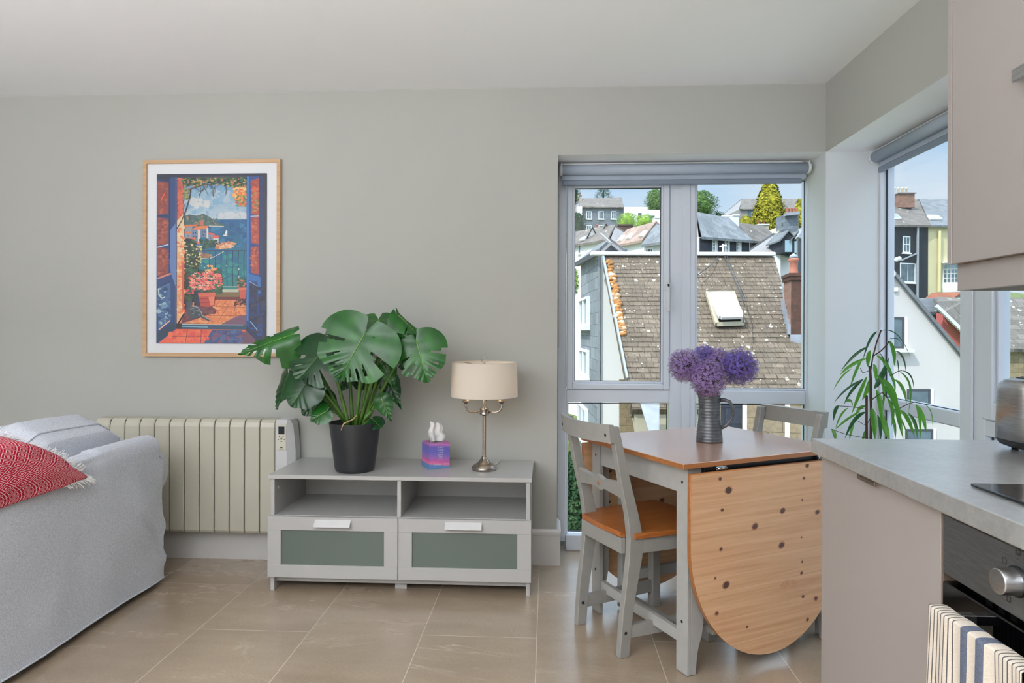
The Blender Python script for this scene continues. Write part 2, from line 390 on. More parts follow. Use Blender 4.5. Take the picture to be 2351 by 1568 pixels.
M['shade'] = mk_shade()
def mk_frost():
    t = NT('frosted_green_glass'); return t.set(srgb(94, 105, 98), .32, spec=.55)
M['frost'] = mk_frost()
M['hob'] = plain('black_glass', (8, 9, 11), .04)
M['oven_glass'] = plain('oven_black_glass', (6, 6, 8), .06)
def emis(name, c, s):
    t = NT(name); e = t.node('Emission'); e.inputs[0].default_value = srgb(c); e.inputs[1].default_value = s; t.link(e.outputs[0], t.out.inputs[0]); return t.m
M['bulb'] = emis('warm_bulb', (255, 214, 150), 3)
# ================================================================ THE ROOM
XR, YB, ZC = 1.383, 3.393, 2.425
def struct(o, label=None): return tag(o, label, None, None, 'structure')
fl = MB().box(-3.9, 1.9, -3.6, 3.75, -.12, 0).build('floor', M['floor']); struct(fl, 'beige stone-look tiled floor with pale grout lines')
ce = MB().box(-3.9, 1.9, -3.6, 3.75, ZC, ZC + .12).build('ceiling', M['ceiling']); struct(ce, 'plain white painted ceiling')
m = MB(); m.box(-3.9, .052, YB, YB + .3, -.02, ZC + .02); m.box(.052, XR, YB, YB + .3, 2.083, ZC + .02); m.box(.052, XR, 3.70, 3.75, -.02, .045)
struct(m.build('wall_back', M['wall']), 'pale grey-green painted wall with the tall window at its right end')
m = MB(); m.box(XR, XR + .3, -3.6, 1.95, -.02, ZC + .02); m.box(XR, XR + .3, 1.95, YB, 2.083, ZC + .02)
struct(m.build('wall_right', M['wall']), 'pale grey painted wall above the side window')
m = MB(); m.box(XR, XR + .33, YB, YB + .3, 0, ZC + .02)
struct(m.build('trim_1', M['reveal']), 'pale bluish-white painted corner pillar between the two windows')
struct(MB().box(-3.9, -3.6, -3.6, 3.6, -.02, ZC + .02).build('wall_left', M['wall']), 'pale painted side wall')
struct(MB().box(-3.9, 1.9, -3.9, -3.6, -.02, ZC + .02).build('wall_rear', M['wall']), 'pale painted rear wall')
# soffit and jamb linings of the two openings
m = MB(); m.box(.052, XR + .002, YB + .001, 3.62, 2.0829, 2.09); struct(m.build('trim_2', M['ceiling']), 'white underside of the recess above the tall window')
m = MB(); m.box(XR + .001, XR + .259, 1.95, YB + .001, 2.0829, 2.09); struct(m.build('trim_3', M['ceiling']), 'white underside of the recess above the side window')
m = MB(); m.box(XR + .001, 1.66, 1.95, YB, -.0, .004); struct(m.build('trim_4', M['trim']), 'low inner sill of the side window')
# skirting
def skirt(name, x0, x1, ret, lab):
    prof = [(0, 0), (.017, 0), (.017, .150), (.021, .153), (.021, .166), (.014, .172), (.010, .182), (0, .182)]
    m = MB(); m.prism([(x0, YB - a, b) for a, b in prof], (x1 - x0, 0, 0))
    if ret: m.prism([(x1 - .001, YB - .0, b) if False else (x1 + a - .017, YB, b) for a, b in prof], (0, .2, 0))
    return struct(m.build(name, M['trim']), lab)
skirt('baseboard_back', -3.6, .069, True, 'white moulded skirting board along the back wall, ending beside the tall window')

# ---------------------------------------------------------------- windows
def frame_rect(m, x0, x1, z0, z1, w, y0, y1, T=None, step=True, wl=None, wr=None, wt=None, wb=None):
    """moulded rectangular frame, outer size given, front at y0 (room side), back y1"""
    wl = w if wl is None else wl; wr = w if wr is None else wr; wt = w if wt is None else wt; wb = w if wb is None else wb
    for (a, b, c, d) in ((x0, x0 + wl, z0, z1), (x1 - wr, x1, z0, z1), (x0 + wl, x1 - wr, z1 - wt, z1), (x0 + wl, x1 - wr, z0, z0 + wb)):
        m.box(a, b, y0, y1, c, d, .004, 0, T)
    if step:
        g = .012; xa, xb, za, zb = x0 + wl, x1 - wr, z0 + wb, z1 - wt
        for (a, b, c, d) in ((xa, xa + g, za, zb), (xb - g, xb, za, zb), (xa + g, xb - g, zb - g, zb), (xa + g, xb - g, za, za + g)):
            m.box(a, b, y0 + .014, y1 - .01, c, d, .002, 0, T)
def gasket(m, x0, x1, z0, z1, y, T=None, g=.0045):
    for (a, b, c, d) in ((x0, x0 + g, z0, z1), (x1 - g, x1, z0, z1), (x0 + g, x1 - g, z1 - g, z1), (x0 + g, x1 - g, z0, z0 + g)): m.box(a, b, y, y + .006, c, d, 0, 0, T)
def pane(par, x0, x1, z0, z1, y, T=None):
    m = MB(); gasket(m, x0, x1, z0, z1, y - .004, T); m.build('gasket', M['gasket'], par)
    m = MB(); m.box(x0 + .002, x1 - .002, y, y + .004, z0 + .002, z1 - .002, 0, 0, T); m.build('pane', M['glass'], par)
def handle(par, x, z, y, T=None, s=1):
    m = MB(); m.box(x - .012, x + .012, y - .012, y, z - .035, z + .035, .006, 0, T, 2)
    m.box(x - .010, x + .010, y - .045, y - .010, z - .018, z + .006, .004, 0, T)
    m.box(x - .009, x + .009, y - .048, y - .030, z - .15, z + .004, .007, 0, T, 2); h = m.build('handle', M['white_plastic'], par)
    m = MB(); m.box(x - .005, x + .005, y - .052, y - .044, z - .016, z - .002, .002, 0, T); m.build('lock', M['black_plastic'], h)
w1 = thing('window_1', None, None, (.7, 3.62, .04)); struct(w1, 'tall white framed window beside the corner, one opening sash and one fixed pane over two low panes')
m = MB(); F = 3.62
m.box(.055, .103, F, F + .07, .045, 2.083, .004)                                   # left jamb
m.box(.103, 1.383, F, F + .07, 2.008, 2.083, .004)                                  # head
m.box(.656, .795, F, F + .07, .045, 2.008, .004)                                    # mullion
m.box(.721, .765, F - .008, F, .045, 2.008, .003)
m.box(.103, .656, F, F + .07, .801, .871, .004); m.box(.795, 1.376, F, F + .07, .801, .871, .004)   # transoms
m.box(.103, 1.383, F - .01, F + .07, .0, .084, .004)                                # bottom rail
m.box(1.376, 1.383, F, F + .07, .084, 2.008)
for a, b, c, d in ((.795, .807, .871, 2.008), (.807, 1.376, .871, .883), (.807, 1.376, 1.997, 2.008), (.795, .806, .084, .801), (.103, .113, .084, .801)): m.box(a, b, F + .012, F + .05, c, d, .003)
m.build('frame', M['upvc'], w1)
m = MB(); m.box(.107, .654, F - .014, F + .05, .876, 2.0, .006); 
m = MB(); frame_rect(m, .105, .654, .874, 2.004, .031, F - .016, F + .05); sash = m.build('sash', M['upvc'], w1)
pane(sash, .147, .612, .915, 1.962, F + .012)
handle(sash, .640, 1.44, F - .016)
pane(w1, .805, 1.378, .880, 1.999, F + .03); pane(w1, .112, .651, .094, .796, F + .03); pane(w1, .804, 1.378, .094, .796, F + .03)
# side window: built in the same local way and turned onto the right-hand wall (local x = distance from the corner pillar)
T = Matrix(((0, 1, 0, 1.642), (-1, 0, 0, YB), (0, 0, 1, 0), (0, 0, 0, 1)))     # local (x, y, z) -> world (1.642 + y, YB - x, z)
w2 = thing('window_2', None, None, (1.66, 2.7, .04)); struct(w2, 'side window in the right wall with a fixed pane next to the pillar and an opening sash behind the toaster')
m = MB(); B = lambda a, b, c, d, y0=0, y1=.07, bv=.004: m.box(a, b, y0, y1, c, d, bv, 0, T)
B(0, .012, .0, 2.083); B(.012, 1.443, 2.02, 2.083); B(.647, .800, .0, 2.02); B(.70, .74, 0, 2.02, -.008, 0); B(.012, .647, .808, .868); B(.80, 1.443, .800, .862)
B(.012, 1.443, .0, .08); B(1.38, 1.443, .0, 2.02); B(.012, .647, 2.008, 2.02, .012, .05)
m.build('frame', M['upvc'], w2)
m = MB(); frame_rect(m, .806, 1.375, .865, 2.016, .062, -.016, .05, T); sash = m.build('sash', M['upvc'], w2); pane(sash, .872, 1.31, .93, 1.95, .012, T)
handle(sash, 1.345, 1.44, -.016, T)
pane(w2, .014, .645, .866, 2.010, .03, T); pane(w2, .014, .645, .09, .806, .03, T); pane(w2, .802, 1.378, .09, .798, .03, T)

# ---------------------------------------------------------------- roller blinds
def blind(name, label, T, L):
    """local x along the blind, z 0 at tube centre"""
    t = thing(name, label, 'blind', T @ V(L / 2, 0, 0))
    m = MB(); R = T @ Matrix.Rotation(PI / 2, 4, 'Y'); m.lathe([(0, .0), (.027, .0), (.027, L), (0, L)], (0, 0, 0), 28, 0, R)
    m.box(0.0, L, .018, .0195, -.052, .005, 0, 0, T); m.build('fabric_roll', M['blind'], t)
    m = MB(); m.box(0, L - .022, .008, .024, -.078, -.050, .004, 0, T); m.build('bottom_rail', M['blind_rail'], t)
    for x, s in ((-.006, -1), (L + .006, 1)):
        m = MB(); m.lathe([(0, -.006), (.03, -.006), (.031, .004), (.026, .010), (0, .010)], (0, 0, 0), 20, 0, T @ Matrix.Translation((x, 0, 0)) @ Matrix.Rotation(PI / 2 * s, 4, 'Y'))
        m.box(x - .003, x + .003, -.02, .035, -.01, .034, .001, 0, T); m.build('bracket', M['white_plastic'], t)
    m = MB(); m.box(L * .98, L + .004, .0, .022, .022, .034, .001, 0, T); m.box(0, L, .0, .03, .0295, .036, 0, 0, T); m.build('fixing_rail', M['white_plastic'], t)
    m = MB(); m.tube([T @ V(L + .016, .012, 0), T @ V(L + .016, .014, -1.0), T @ V(L + .016, -.014, -1.0), T @ V(L + .016, -.012, 0)], .0012, 5, sm=True)
    return t, m
T1 = Matrix.Translation((.078, 3.535, 2.038))
t, mm = blind('roller_blind', 'rolled-up grey roller blind across the top of the tall window in the back wall', T1, 1.268); mm.bm.free()
m = MB(); m.tube([(.062, 3.52, 2.03), (.062, 3.52, 1.12), (.0615, 3.545, 1.10), (.061, 3.56, 1.12), (.061, 3.56, 2.03)], .0013, 5); m.build('bead_chain', M['white_plastic'], t)
T2 = Matrix(((0, 1, 0, 1.598), (-1, 0, 0, 3.335), (0, 0, 1, 2.040), (0, 0, 0, 1)))
t, mm = blind('roller_blind', 'rolled-up grey roller blind across the top of the side window, running towards the wall cupboard', T2, 1.33); mm.bm.free()

# ================================================================ FRAMED PRINT
def picture():
    x0, x1, z0, z1 = -2.110, -1.379, 1.049, 2.073; Y = YB
    t = thing('framed_print', 'large oak-framed print of a seaside balcony seen through open blue shutters, on the back wall', 'picture', ((x0 + x1) / 2, Y, z0))
    m = MB(); w, d = .0185, .022
    for poly in ([(x0, z0), (x0 + w, z0 + w), (x0 + w, z1 - w), (x0, z1)], [(x1, z0), (x1, z1), (x1 - w, z1 - w), (x1 - w, z0 + w)],
                 [(x0, z1), (x0 + w, z1 - w), (x1 - w, z1 - w), (x1, z1)], [(x0, z0), (x1, z0), (x1 - w, z0 + w), (x0 + w, z0 + w)]):
        m.prism([(a, Y - d, b) for a, b in poly], (0, d - .001, 0))
    m.build('frame', M['oak'], t)
    MB().box(x0 + w, x1 - w, Y - .012, Y - .002, z0 + w, z1 - w).build('mount', M['mount'], t)
    # the printed picture: layers of flat colour shapes, painted as vertex colours of one sheet
    px0, px1, pz0, pz1 = -2.038, -1.453, 1.118, 2.000
    m = MB(); cl = m.bm.loops.layers.float_color.new('col'); lay = [0]
    def PT(u, v): return ((px0 + (u - 185) / 790 * (px1 - px0)), (pz1 - (v - 183) / 1222 * (pz1 - pz0)))
    clip = lambda u, a, b: max(a, min(b, u))
    def poly(c, pts, jit=0):
        lay[0] += 1; y = Y - .0125 - lay[0] * .0000022
        P = [PT(clip(u + rnd.uniform(-jit, jit), 185, 975), clip(v + rnd.uniform(-jit, jit), 183, 1405)) for u, v in pts]
        try: f = m.bm.faces.new([m.bm.verts.new((a, y, b)) for a, b in P])
        except ValueError: return
        k = srgb(c)
        for l in f.loops: l[cl] = k
    def rect(c, a, b, c2, d): poly(c, [(a, b), (c2, b), (c2, d), (a, d)])
    def stroke(c, pts, w):
        for (a, b), (c2, d) in zip(pts, pts[1:]):
            L = math.hypot(c2 - a, d - b) or 1; nx, ny = -(d - b) / L * w / 2, (c2 - a) / L * w / 2
            poly(c, [(a + nx, b + ny), (c2 + nx, d + ny), (c2 - nx, d - ny), (a - nx, b - ny)])
    def dabs(cols, a, b, c2, d, n, s0, s1, shape=None):
        for _ in range(n):
            u, v = rnd.uniform(a, c2), rnd.uniform(b, d)
            if shape and not shape(u, v): continue
            r = rnd.uniform(s0, s1); an = rnd.uniform(0, PI); e = rnd.uniform(.45, 1)
            k = 6; poly(rnd.choice(cols), [(u + r * math.cos(an + 2 * PI * i / k), v + r * e * math.sin(an + 2 * PI * i / k)) for i in range(k)], r * .2)
    rect((34, 44, 74), 185, 183, 975, 1405)
    # sky, sea
    for i in range(16):
        f = i / 15; rect([int(a + (b - a) * f) for a, b in zip((112, 160, 196), (186, 200, 208))], 375, 250 + i * 17, 836, 268 + i * 17)
    dabs([(150, 182, 204), (170, 192, 206), (132, 172, 200)], 380, 300, 830, 480, 90, 8, 34)
    dabs([(196, 202, 204), (206, 208, 206)], 400, 360, 560, 410, 14, 10, 30); dabs([(200, 204, 208)], 640, 470, 830, 510, 24, 10, 26)
    for i in range(24):
        f = i / 23; rect([int(a + (b - a) * f) for a, b in zip((26, 92, 142), (28, 132, 128))], 400, 512 + i * 21, 836, 534 + i * 21)
    dabs([(34, 108, 156), (22, 84, 134), (48, 124, 164)], 560, 516, 834, 740, 80, 6, 26); dabs([(20, 116, 134), (34, 142, 138), (26, 100, 142)], 470, 740, 834, 990, 90, 6, 26)
    # headland
    poly((70, 96, 98), [(376, 486), (420, 474), (470, 484), (520, 470), (560, 490), (600, 520), (680, 556), (690, 562), (560, 566), (376, 560)])
    dabs([(56, 88, 96), (92, 116, 106), (160, 130, 96), (74, 110, 108)], 380, 486, 640, 552, 60, 5, 16, lambda u, v: v > 470 + max(0, u - 540) * .6)
    stroke((206, 200, 190), [(560, 558), (610, 560), (668, 562)], 6)
    # village
    rect((150, 146, 150), 383, 548, 440, 660); poly((222, 112, 62), [(380, 552), (478, 546), (470, 560), (382, 562)]); rect((186, 108, 88), 494, 520, 522, 556)
    rect((112, 130, 160), 436, 584, 500, 690); poly((226, 128, 72), [(434, 582), (478, 560), (556, 556), (552, 574), (500, 588)]); rect((214, 206, 196), 480, 586, 498, 680)
    rect((104, 124, 156), 500, 578, 556, 640); rect((220, 214, 204), 544, 574, 556, 650); poly((214, 92, 72), [(556, 606), (600, 612), (606, 626), (560, 622)]); rect((120, 138, 166), 556, 622, 592, 690)
    poly((224, 94, 70), [(590, 628), (632, 626), (630, 646), (584, 646)]); rect((206, 200, 194), 592, 646, 630, 690); rect((218, 122, 70), 384, 600, 434, 612); rect((140, 150, 170), 384, 612, 434, 640)
    poly((232, 110, 64), [(396, 642), (460, 640), (458, 658), (398, 658)]); rect((150, 158, 172), 400, 658, 462, 690); poly((226, 112, 66), [(462, 672), (498, 668), (496, 684), (464, 686)]); rect((96, 116, 150), 464, 686, 500, 735)
    for u, v in ((446, 604), (462, 602), (446, 630), (464, 632), (512, 596), (528, 596), (516, 618), (408, 624), (568, 640), (604, 660), (480, 706)): rect((40, 52, 84), u, v, u + 6, v + 11)
    dabs([(40, 74, 66), (58, 96, 72), (30, 58, 60)], 500, 660, 620, 722, 60, 6, 16)
    poly((196, 128, 92), [(610, 700), (650, 684), (700, 668), (764, 686), (740, 700), (700, 720), (640, 726), (604, 722)]); dabs([(222, 160, 118), (176, 112, 92), (232, 186, 150)], 620, 676, 748, 720, 26, 4, 13)
    poly((150, 110, 86), [(430, 770), (500, 748), (560, 760), (590, 780), (520, 796), (440, 790)]); dabs([(190, 140, 104), (120, 92, 82)], 440, 752, 580, 790, 24, 4, 13)
    stroke((210, 214, 212), [(500, 790), (560, 796), (600, 780), (668, 742)], 4)
    poly((232, 230, 220), [(684, 588), (694, 596), (692, 622), (672, 624)]); stroke((236, 234, 226), [(664, 626), (694, 628)], 6)
    # balustrade, wall
    stroke((52, 70, 96), [(470, 735), (836, 737)], 6); stroke((150, 170, 170), [(640, 996), (776, 996)], 6)
    for i in range(10):
        u = 484 + i * 41; stroke((30, 42, 62), [(u + 3, 738), (u, 820), (u + 4, 992)], 4.5)
        if i % 2: dabs([(190, 206, 200)], u - 3, 810, u + 6, 930, 3, 3, 6)
    rect((186, 190, 168), 610, 1016, 776, 1036); rect((126, 100, 62), 604, 1036, 836, 1072); rect((112, 50, 52), 604, 1070, 836, 1096)
    # terracotta balcony floor
    poly((226, 132, 84), [(386, 1200), (620, 1090), (836, 1092), (836, 1272), (340, 1272)]); dabs([(236, 146, 92), (214, 116, 74), (240, 160, 108)], 430, 1110, 832, 1264, 120, 8, 26)
    poly((120, 84, 108), [(640, 1272), (760, 1210), (836, 1200), (836, 1272)]); poly((110, 58, 70), [(360, 1262), (400, 1150), (470, 1130), (600, 1150), (620, 1168), (560, 1200), (440, 1240)])
    dabs([(96, 48, 62), (124, 70, 76)], 380, 1150, 600, 1230, 40, 6, 18, lambda u, v: v < 1260 - (u - 380) * .3)
    for a in ((640, 1098, 610, 1140), (690, 1098, 660, 1130), (610, 1140, 834, 1146), (560, 1206, 834, 1204), (760, 1096, 740, 1200), (690, 1150, 620, 1262)): stroke((150, 76, 58), [(a[0], a[1]), (a[2], a[3])], 3)
    # left foliage and flowers
    dabs([(30, 50, 44), (44, 72, 50), (58, 92, 58), (28, 44, 50)], 384, 660, 480, 1090, 330, 8, 22, lambda u, v: u < 470 - abs(v - 860) * .12 + 20)
    dabs([(214, 206, 120), (230, 220, 170), (196, 176, 70), (220, 190, 150)], 388, 690, 510, 850, 46, 4, 9)
    dabs([(38, 80, 58), (60, 106, 66), (46, 92, 88)], 430, 880, 652, 1044, 260, 8, 18)
    dabs([(226, 96, 84), (236, 128, 108), (214, 74, 78), (240, 160, 132), (228, 110, 116)], 424, 886, 660, 1016, 190, 6, 15, lambda u, v: ((u - 540) / 122) ** 2 + ((v - 955) / 75) ** 2 < 1)
    dabs([(240, 150, 84), (236, 176, 120)], 540, 842, 612, 890, 16, 7, 13); dabs([(240, 206, 190), (232, 236, 214)], 440, 890, 640, 1010, 46, 2.5, 5); dabs([(226, 90, 96), (210, 60, 74)], 392, 1010, 470, 1052, 12, 6, 11)
    poly((186, 72, 62), [(484, 1040), (610, 1036), (604, 1136), (560, 1144), (504, 1136)]); poly((216, 104, 80), [(486, 1046), (612, 1040), (612, 1062), (488, 1070)]); stroke((156, 52, 56), [(492, 1086), (606, 1080)], 8); stroke((150, 52, 56), [(498, 1112), (604, 1106)], 8)
    poly((226, 124, 96), [(560, 1070), (604, 1066), (598, 1128), (574, 1132)])
    dabs([(40, 80, 60), (58, 100, 70), (200, 120, 90)], 766, 936, 830, 1004, 60, 5, 13); poly((200, 88, 70), [(776, 1004), (836, 1000), (828, 1084), (790, 1084)]); stroke((226, 124, 96), [(776, 1014), (836, 1012)], 12)
    dabs([(70, 36, 48)], 745, 1084, 836, 1136, 26, 4, 12)
    # cat
    poly((66, 74, 84), [(404, 1096), (414, 1104), (430, 1104), (442, 1094), (446, 1124), (438, 1136), (480, 1142), (506, 1174), (514, 1200), (580, 1240), (560, 1244), (500, 1216), (470, 1226), (420, 1222), (408, 1180), (414, 1140), (402, 1124)])
    dabs([(96, 104, 112), (48, 56, 68), (128, 134, 138)], 430, 1140, 500, 1200, 30, 4, 10); stroke((170, 176, 178), [(440, 1136), (482, 1144), (508, 1178), (516, 1204), (576, 1238)], 5)
    # orange/cream reveal on the left
    rect((196, 92, 74), 330, 208, 376, 520); dabs([(210, 104, 80), (176, 78, 72)], 332, 212, 374, 500, 40, 6, 18); poly((226, 196, 156), [(330, 520), (380, 470), (386, 900), (332, 900)])
    poly((232, 168, 116), [(332, 700), (376, 780), (386, 1180), (332, 1272)]); dabs([(236, 204, 160), (240, 184, 128), (220, 150, 108), (232, 120, 84)], 336, 560, 382, 1200, 110, 6, 18); poly((206, 90, 70), [(366, 820), (386, 830), (386, 1160), (372, 1170)])
    stroke((60, 36, 40), [(330, 580), (366, 520), (396, 440), (424, 350), (430, 290)], 7)
    # vines above
    dabs([(36, 56, 44), (52, 80, 50), (74, 104, 62), (30, 44, 44), (56, 100, 78)], 376, 206, 836, 282, 420, 7, 19, lambda u, v: v < 236 + abs(u - 560) * .14 + 12)
    dabs([(176, 172, 92), (196, 150, 92), (140, 150, 80), (196, 118, 80)], 380, 214, 836, 296, 110, 4, 10, lambda u, v: v < 262 + abs(u - 600) * .16)
    for k in range(14): u = rnd.uniform(380, 830); v = 250 + rnd.uniform(0, 20); stroke((52, 50, 44), [(u, v), (u + rnd.uniform(-30, 30), v + 30), (u + rnd.uniform(-40, 40), v + rnd.uniform(50, 90))], 2.6)
    stroke((84, 70, 56), [(376, 330), (430, 290), (520, 262), (600, 258)], 6); dabs([(90, 110, 74), (150, 150, 90)], 376, 290, 420, 372, 40, 5, 12)
    dabs([(232, 132, 58), (240, 166, 90), (222, 84, 56), (236, 190, 120)], 742, 286, 834, 410, 70, 8, 17); dabs([(96, 120, 60), (160, 160, 80)], 756, 340, 834, 420, 30, 5, 10)
    # top beam
    rect((32, 38, 62), 185, 183, 975, 210); rect((70, 62, 76), 320, 204, 836, 210)
    # left shutter
    rect((40, 66, 118), 185, 205, 332, 1405); poly((30, 40, 74), [(185, 205), (290, 205), (272, 240), (185, 222)]); poly((96, 124, 176), [(276, 600), (322, 540), (326, 1000), (290, 900), (276, 780)])
    for b, c in ((238, 470), (500, 690), (716, 915)):
        poly((142, 66, 60), [(190, b - 6), (272, b + 8), (272, c), (190, c + 6)]); dabs([(160, 76, 62), (126, 54, 58), (176, 90, 70)], 194, b + 8, 268, c - 6, 40, 5, 16)
    poly((226, 84, 60), [(214, 360), (246, 310), (244, 330), (222, 370)]); stroke((30, 42, 80), [(188, 486), (272, 486)], 10); stroke((180, 196, 216), [(190, 712), (272, 692)], 8); stroke((28, 42, 84), [(276, 240), (280, 800)], 8)
    stroke((214, 132, 110), [(192, 938), (290, 902)], 12); poly((70, 104, 150), [(190, 1000), (286, 960), (290, 1240), (200, 1310)]); dabs([(110, 146, 180), (50, 90, 136), (150, 180, 190), (40, 70, 110)], 200, 1010, 284, 1260, 70, 6, 20)
    stroke((200, 216, 214), [(200, 1010), (204, 1060), (230, 1082), (248, 1070)], 8); stroke((26, 40, 66), [(190, 1006), (282, 962)], 6); stroke((226, 180, 160), [(204, 1308), (284, 1242)], 9); poly((34, 62, 84), [(190, 1330), (330, 1250), (330, 1290), (190, 1400)])
    stroke((120, 150, 196), [(326, 212), (328, 1272)], 4)
    # right shutter
    rect((34, 72, 140), 834, 205, 975, 1405); rect((30, 50, 96), 924, 205, 950, 1250); rect((42, 44, 66), 950, 183, 975, 1405); rect((60, 122, 186), 836, 206, 850, 1240)
    for b, c in ((228, 478), (500, 686), (712, 900)):
        poly((168, 74, 60), [(864, b + 6), (920, b - 10), (922, c + 10), (866, c - 4)]); dabs([(196, 84, 60), (146, 62, 58), (206, 106, 70)], 868, b + 8, 916, c - 6, 30, 4, 14)
    dabs([(110, 120, 70), (226, 92, 52), (180, 130, 80)], 868, 290, 916, 460, 34, 6, 14); stroke((190, 200, 214), [(862, 492), (922, 490)], 6); stroke((40, 66, 120), [(862, 690), (922, 706)], 10); poly((44, 108, 176), [(850, 900), (936, 930), (936, 1046), (920, 1046), (912, 960), (850, 950)])
    rect((36, 46, 84), 858, 972, 914, 1290); dabs([(44, 58, 104), (30, 36, 62), (60, 56, 84)], 862, 990, 960, 1380, 70, 6, 22, lambda u, v: True); stroke((120, 168, 206), [(862, 1244), (916, 1312)], 7); stroke((150, 170, 196), [(858, 960), (908, 990)], 5)
    # threshold and room floor
    poly((44, 78, 104), [(332, 1262), (836, 1272), (870, 1310), (332, 1300)]); stroke((186, 206, 206), [(372, 1268), (812, 1272)], 5); stroke((120, 170, 190), [(372, 1284), (560, 1288)], 7); rect((40, 28, 36), 330, 1262, 372, 1300)
    poly((232, 100, 74), [(200, 1405), (330, 1302), (850, 1306), (930, 1405)]); poly((62, 86, 134), [(530, 1405), (590, 1308), (800, 1308), (850, 1405)]); poly((110, 74, 96), [(780, 1405), (790, 1320), (850, 1318), (930, 1405)])
    dabs([(240, 118, 84), (222, 84, 70)], 270, 1316, 560, 1396, 50, 8, 22); dabs([(52, 76, 128), (78, 100, 144), (120, 84, 120)], 590, 1320, 800, 1400, 50, 8, 22)
    for a in ((412, 1306, 396, 1405), (512, 1306, 508, 1405), (692, 1310, 696, 1405), (590, 1310, 584, 1405)): stroke((90, 56, 74), [(a[0], a[1]), (a[2], a[3])], 4)
    stroke((60, 34, 60), [(300, 1356), (840, 1350)], 3); poly((34, 44, 80), [(840, 1280), (975, 1405), (930, 1405), (830, 1310)])
    mat = NT('printed_artwork'); a = mat.node('VertexColor', layer_name='col'); mat.set(mat.mix(.12, a.outputs[0], srgb(150, 150, 150)), .45, spec=.4)  # grey mixed into the colours for faded ink and painted glazing haze
    m.bm.faces.ensure_lookup_table()
    m.build('print', mat.m, t, norm=False)
picture()

# ================================================================ ELECTRIC RADIATOR
def radiator():
    y0, y1 = 3.285, 3.375; z0, z1 = .163, .738
    t = thing('electric_radiator', 'cream finned electric radiator on the wall between the sofa and the white media bench', 'radiator', (-1.75, 3.33, z0))
    pitch = .0782; xe = -1.368
    for k in range(12):
        x1 = xe - k * pitch - .002; x0 = x1 - pitch + .004
        m = MB(); r = .022
        prof = [(y1, z0 + .006), (y0 + .006, z0), (y0, z0 + .012), (y0, z1 - .040), (y0 + .006, z1 - .018), (y0 + .020, z1 - .004), (y1 - .02, z1), (y1, z1 - .01)]
        m.prism([(x0, a, b) for a, b in prof], (x1 - x0, 0, 0), bev=.0035); m.build('fin', M['radiator'], t)
    m = MB()
    for k in range(12):
        x = xe - k * pitch; m.box(x - .0035, x + .0035, y0 + .014, y1, z0 + .02, z1 - .012)
    m.build('core', M['black_metal'], t)
    m = MB(); pts = [(y1, z0), (y0, z0), (y0, z1 - .02), (y0 + .012, z1 - .002), (y1, z1)]
    m.prism([(-1.366, a, b) for a, b in pts], (.062, 0, 0), bev=.002)
    m.prism([(-1.304, y0 + .001, z0), (-1.272, y0 + .03, z0), (-1.272, y1, z0), (-1.304, y1, z0)], (0, 0, .42))
    pr = [(-1.304, z0 + .42), (-1.272, z0 + .42), (-1.276, z1 - .09), (-1.281, z1 - .03), (-1.292, z1 - .004), (-1.304, z1)]
    a = [m.bm.verts.new((x, y0 + (x + 1.304) * .9, z)) for x, z in pr]; b = [m.bm.verts.new((x, y1, z)) for x, z in pr]
    m.bm.faces.new(a[::-1]); m.bm.faces.new(b)
    for i in range(len(a)): m.bm.faces.new((a[i], a[(i + 1) % len(a)], b[(i + 1) % len(a)], b[i]))
    m.build('end_cap', M['rad_side'], t)
    m = MB(); m.box(-1.3565, -1.3085, y0 - .0035, y0 + .001, .583, .712, .001); cp = m.build('control_panel', M['rad_panel'], t)
    MB().box(-1.3475, -1.3165, y0 - .0048, y0 - .003, .664, .703, .0005).build('screen', M['screen'], cp)
    c = (-1.332, y0 - .004, .642); R = Matrix.Translation(c) @ Matrix.Rotation(PI / 2, 4, 'X')
    m = MB(); m.lathe([(.0032, 0), (.0032, .0008), (.0052, .0008), (.0052, 0)], (0, 0, 0), 20, 0, R); m.build('button', M['ink'], cp)
    for dx, dz, w, h in ((-.010, .011, .003, .0022), (.009, .011, .003, .0022), (-.0145, -.004, .0022, .0022), (.0145, -.004, .0022, .0022), (0, -.0145, .0042, .0018), (0, -.0435, .0062, .0022), (-.004, -.0445, .002, .003), (.004, -.0445, .002, .003)):
        m = MB(); m.lathe([(0, .0008), (1, .0008), (1, 0)], (0, 0, 0), 10, 0, R @ Matrix.Translation((dx, dz, 0)) @ Matrix.Diagonal((w, h, 1, 1))); m.build('button' if dz > -.04 else 'logo', M['ink'], cp)
    m = MB()
    for k in range(9): m.box(c[0] - .0125 + k * .0029, c[0] - .0125 + k * .0029 + .0017, y0 - .0046, y0 - .003, c[2] - .0535, c[2] - .0515)
    m.build('lettering', M['ink'], cp)
    m = MB(); m.tube([(-1.42, 3.36, z0 + .02), (-1.42, 3.35, z0 - .03), (-1.408, 3.345, .10), (-1.385, 3.35, .045), (-1.375, 3.352, .02)], .0035, 8)
    m.build('power_cable', M['white_plastic'], t)
radiator()
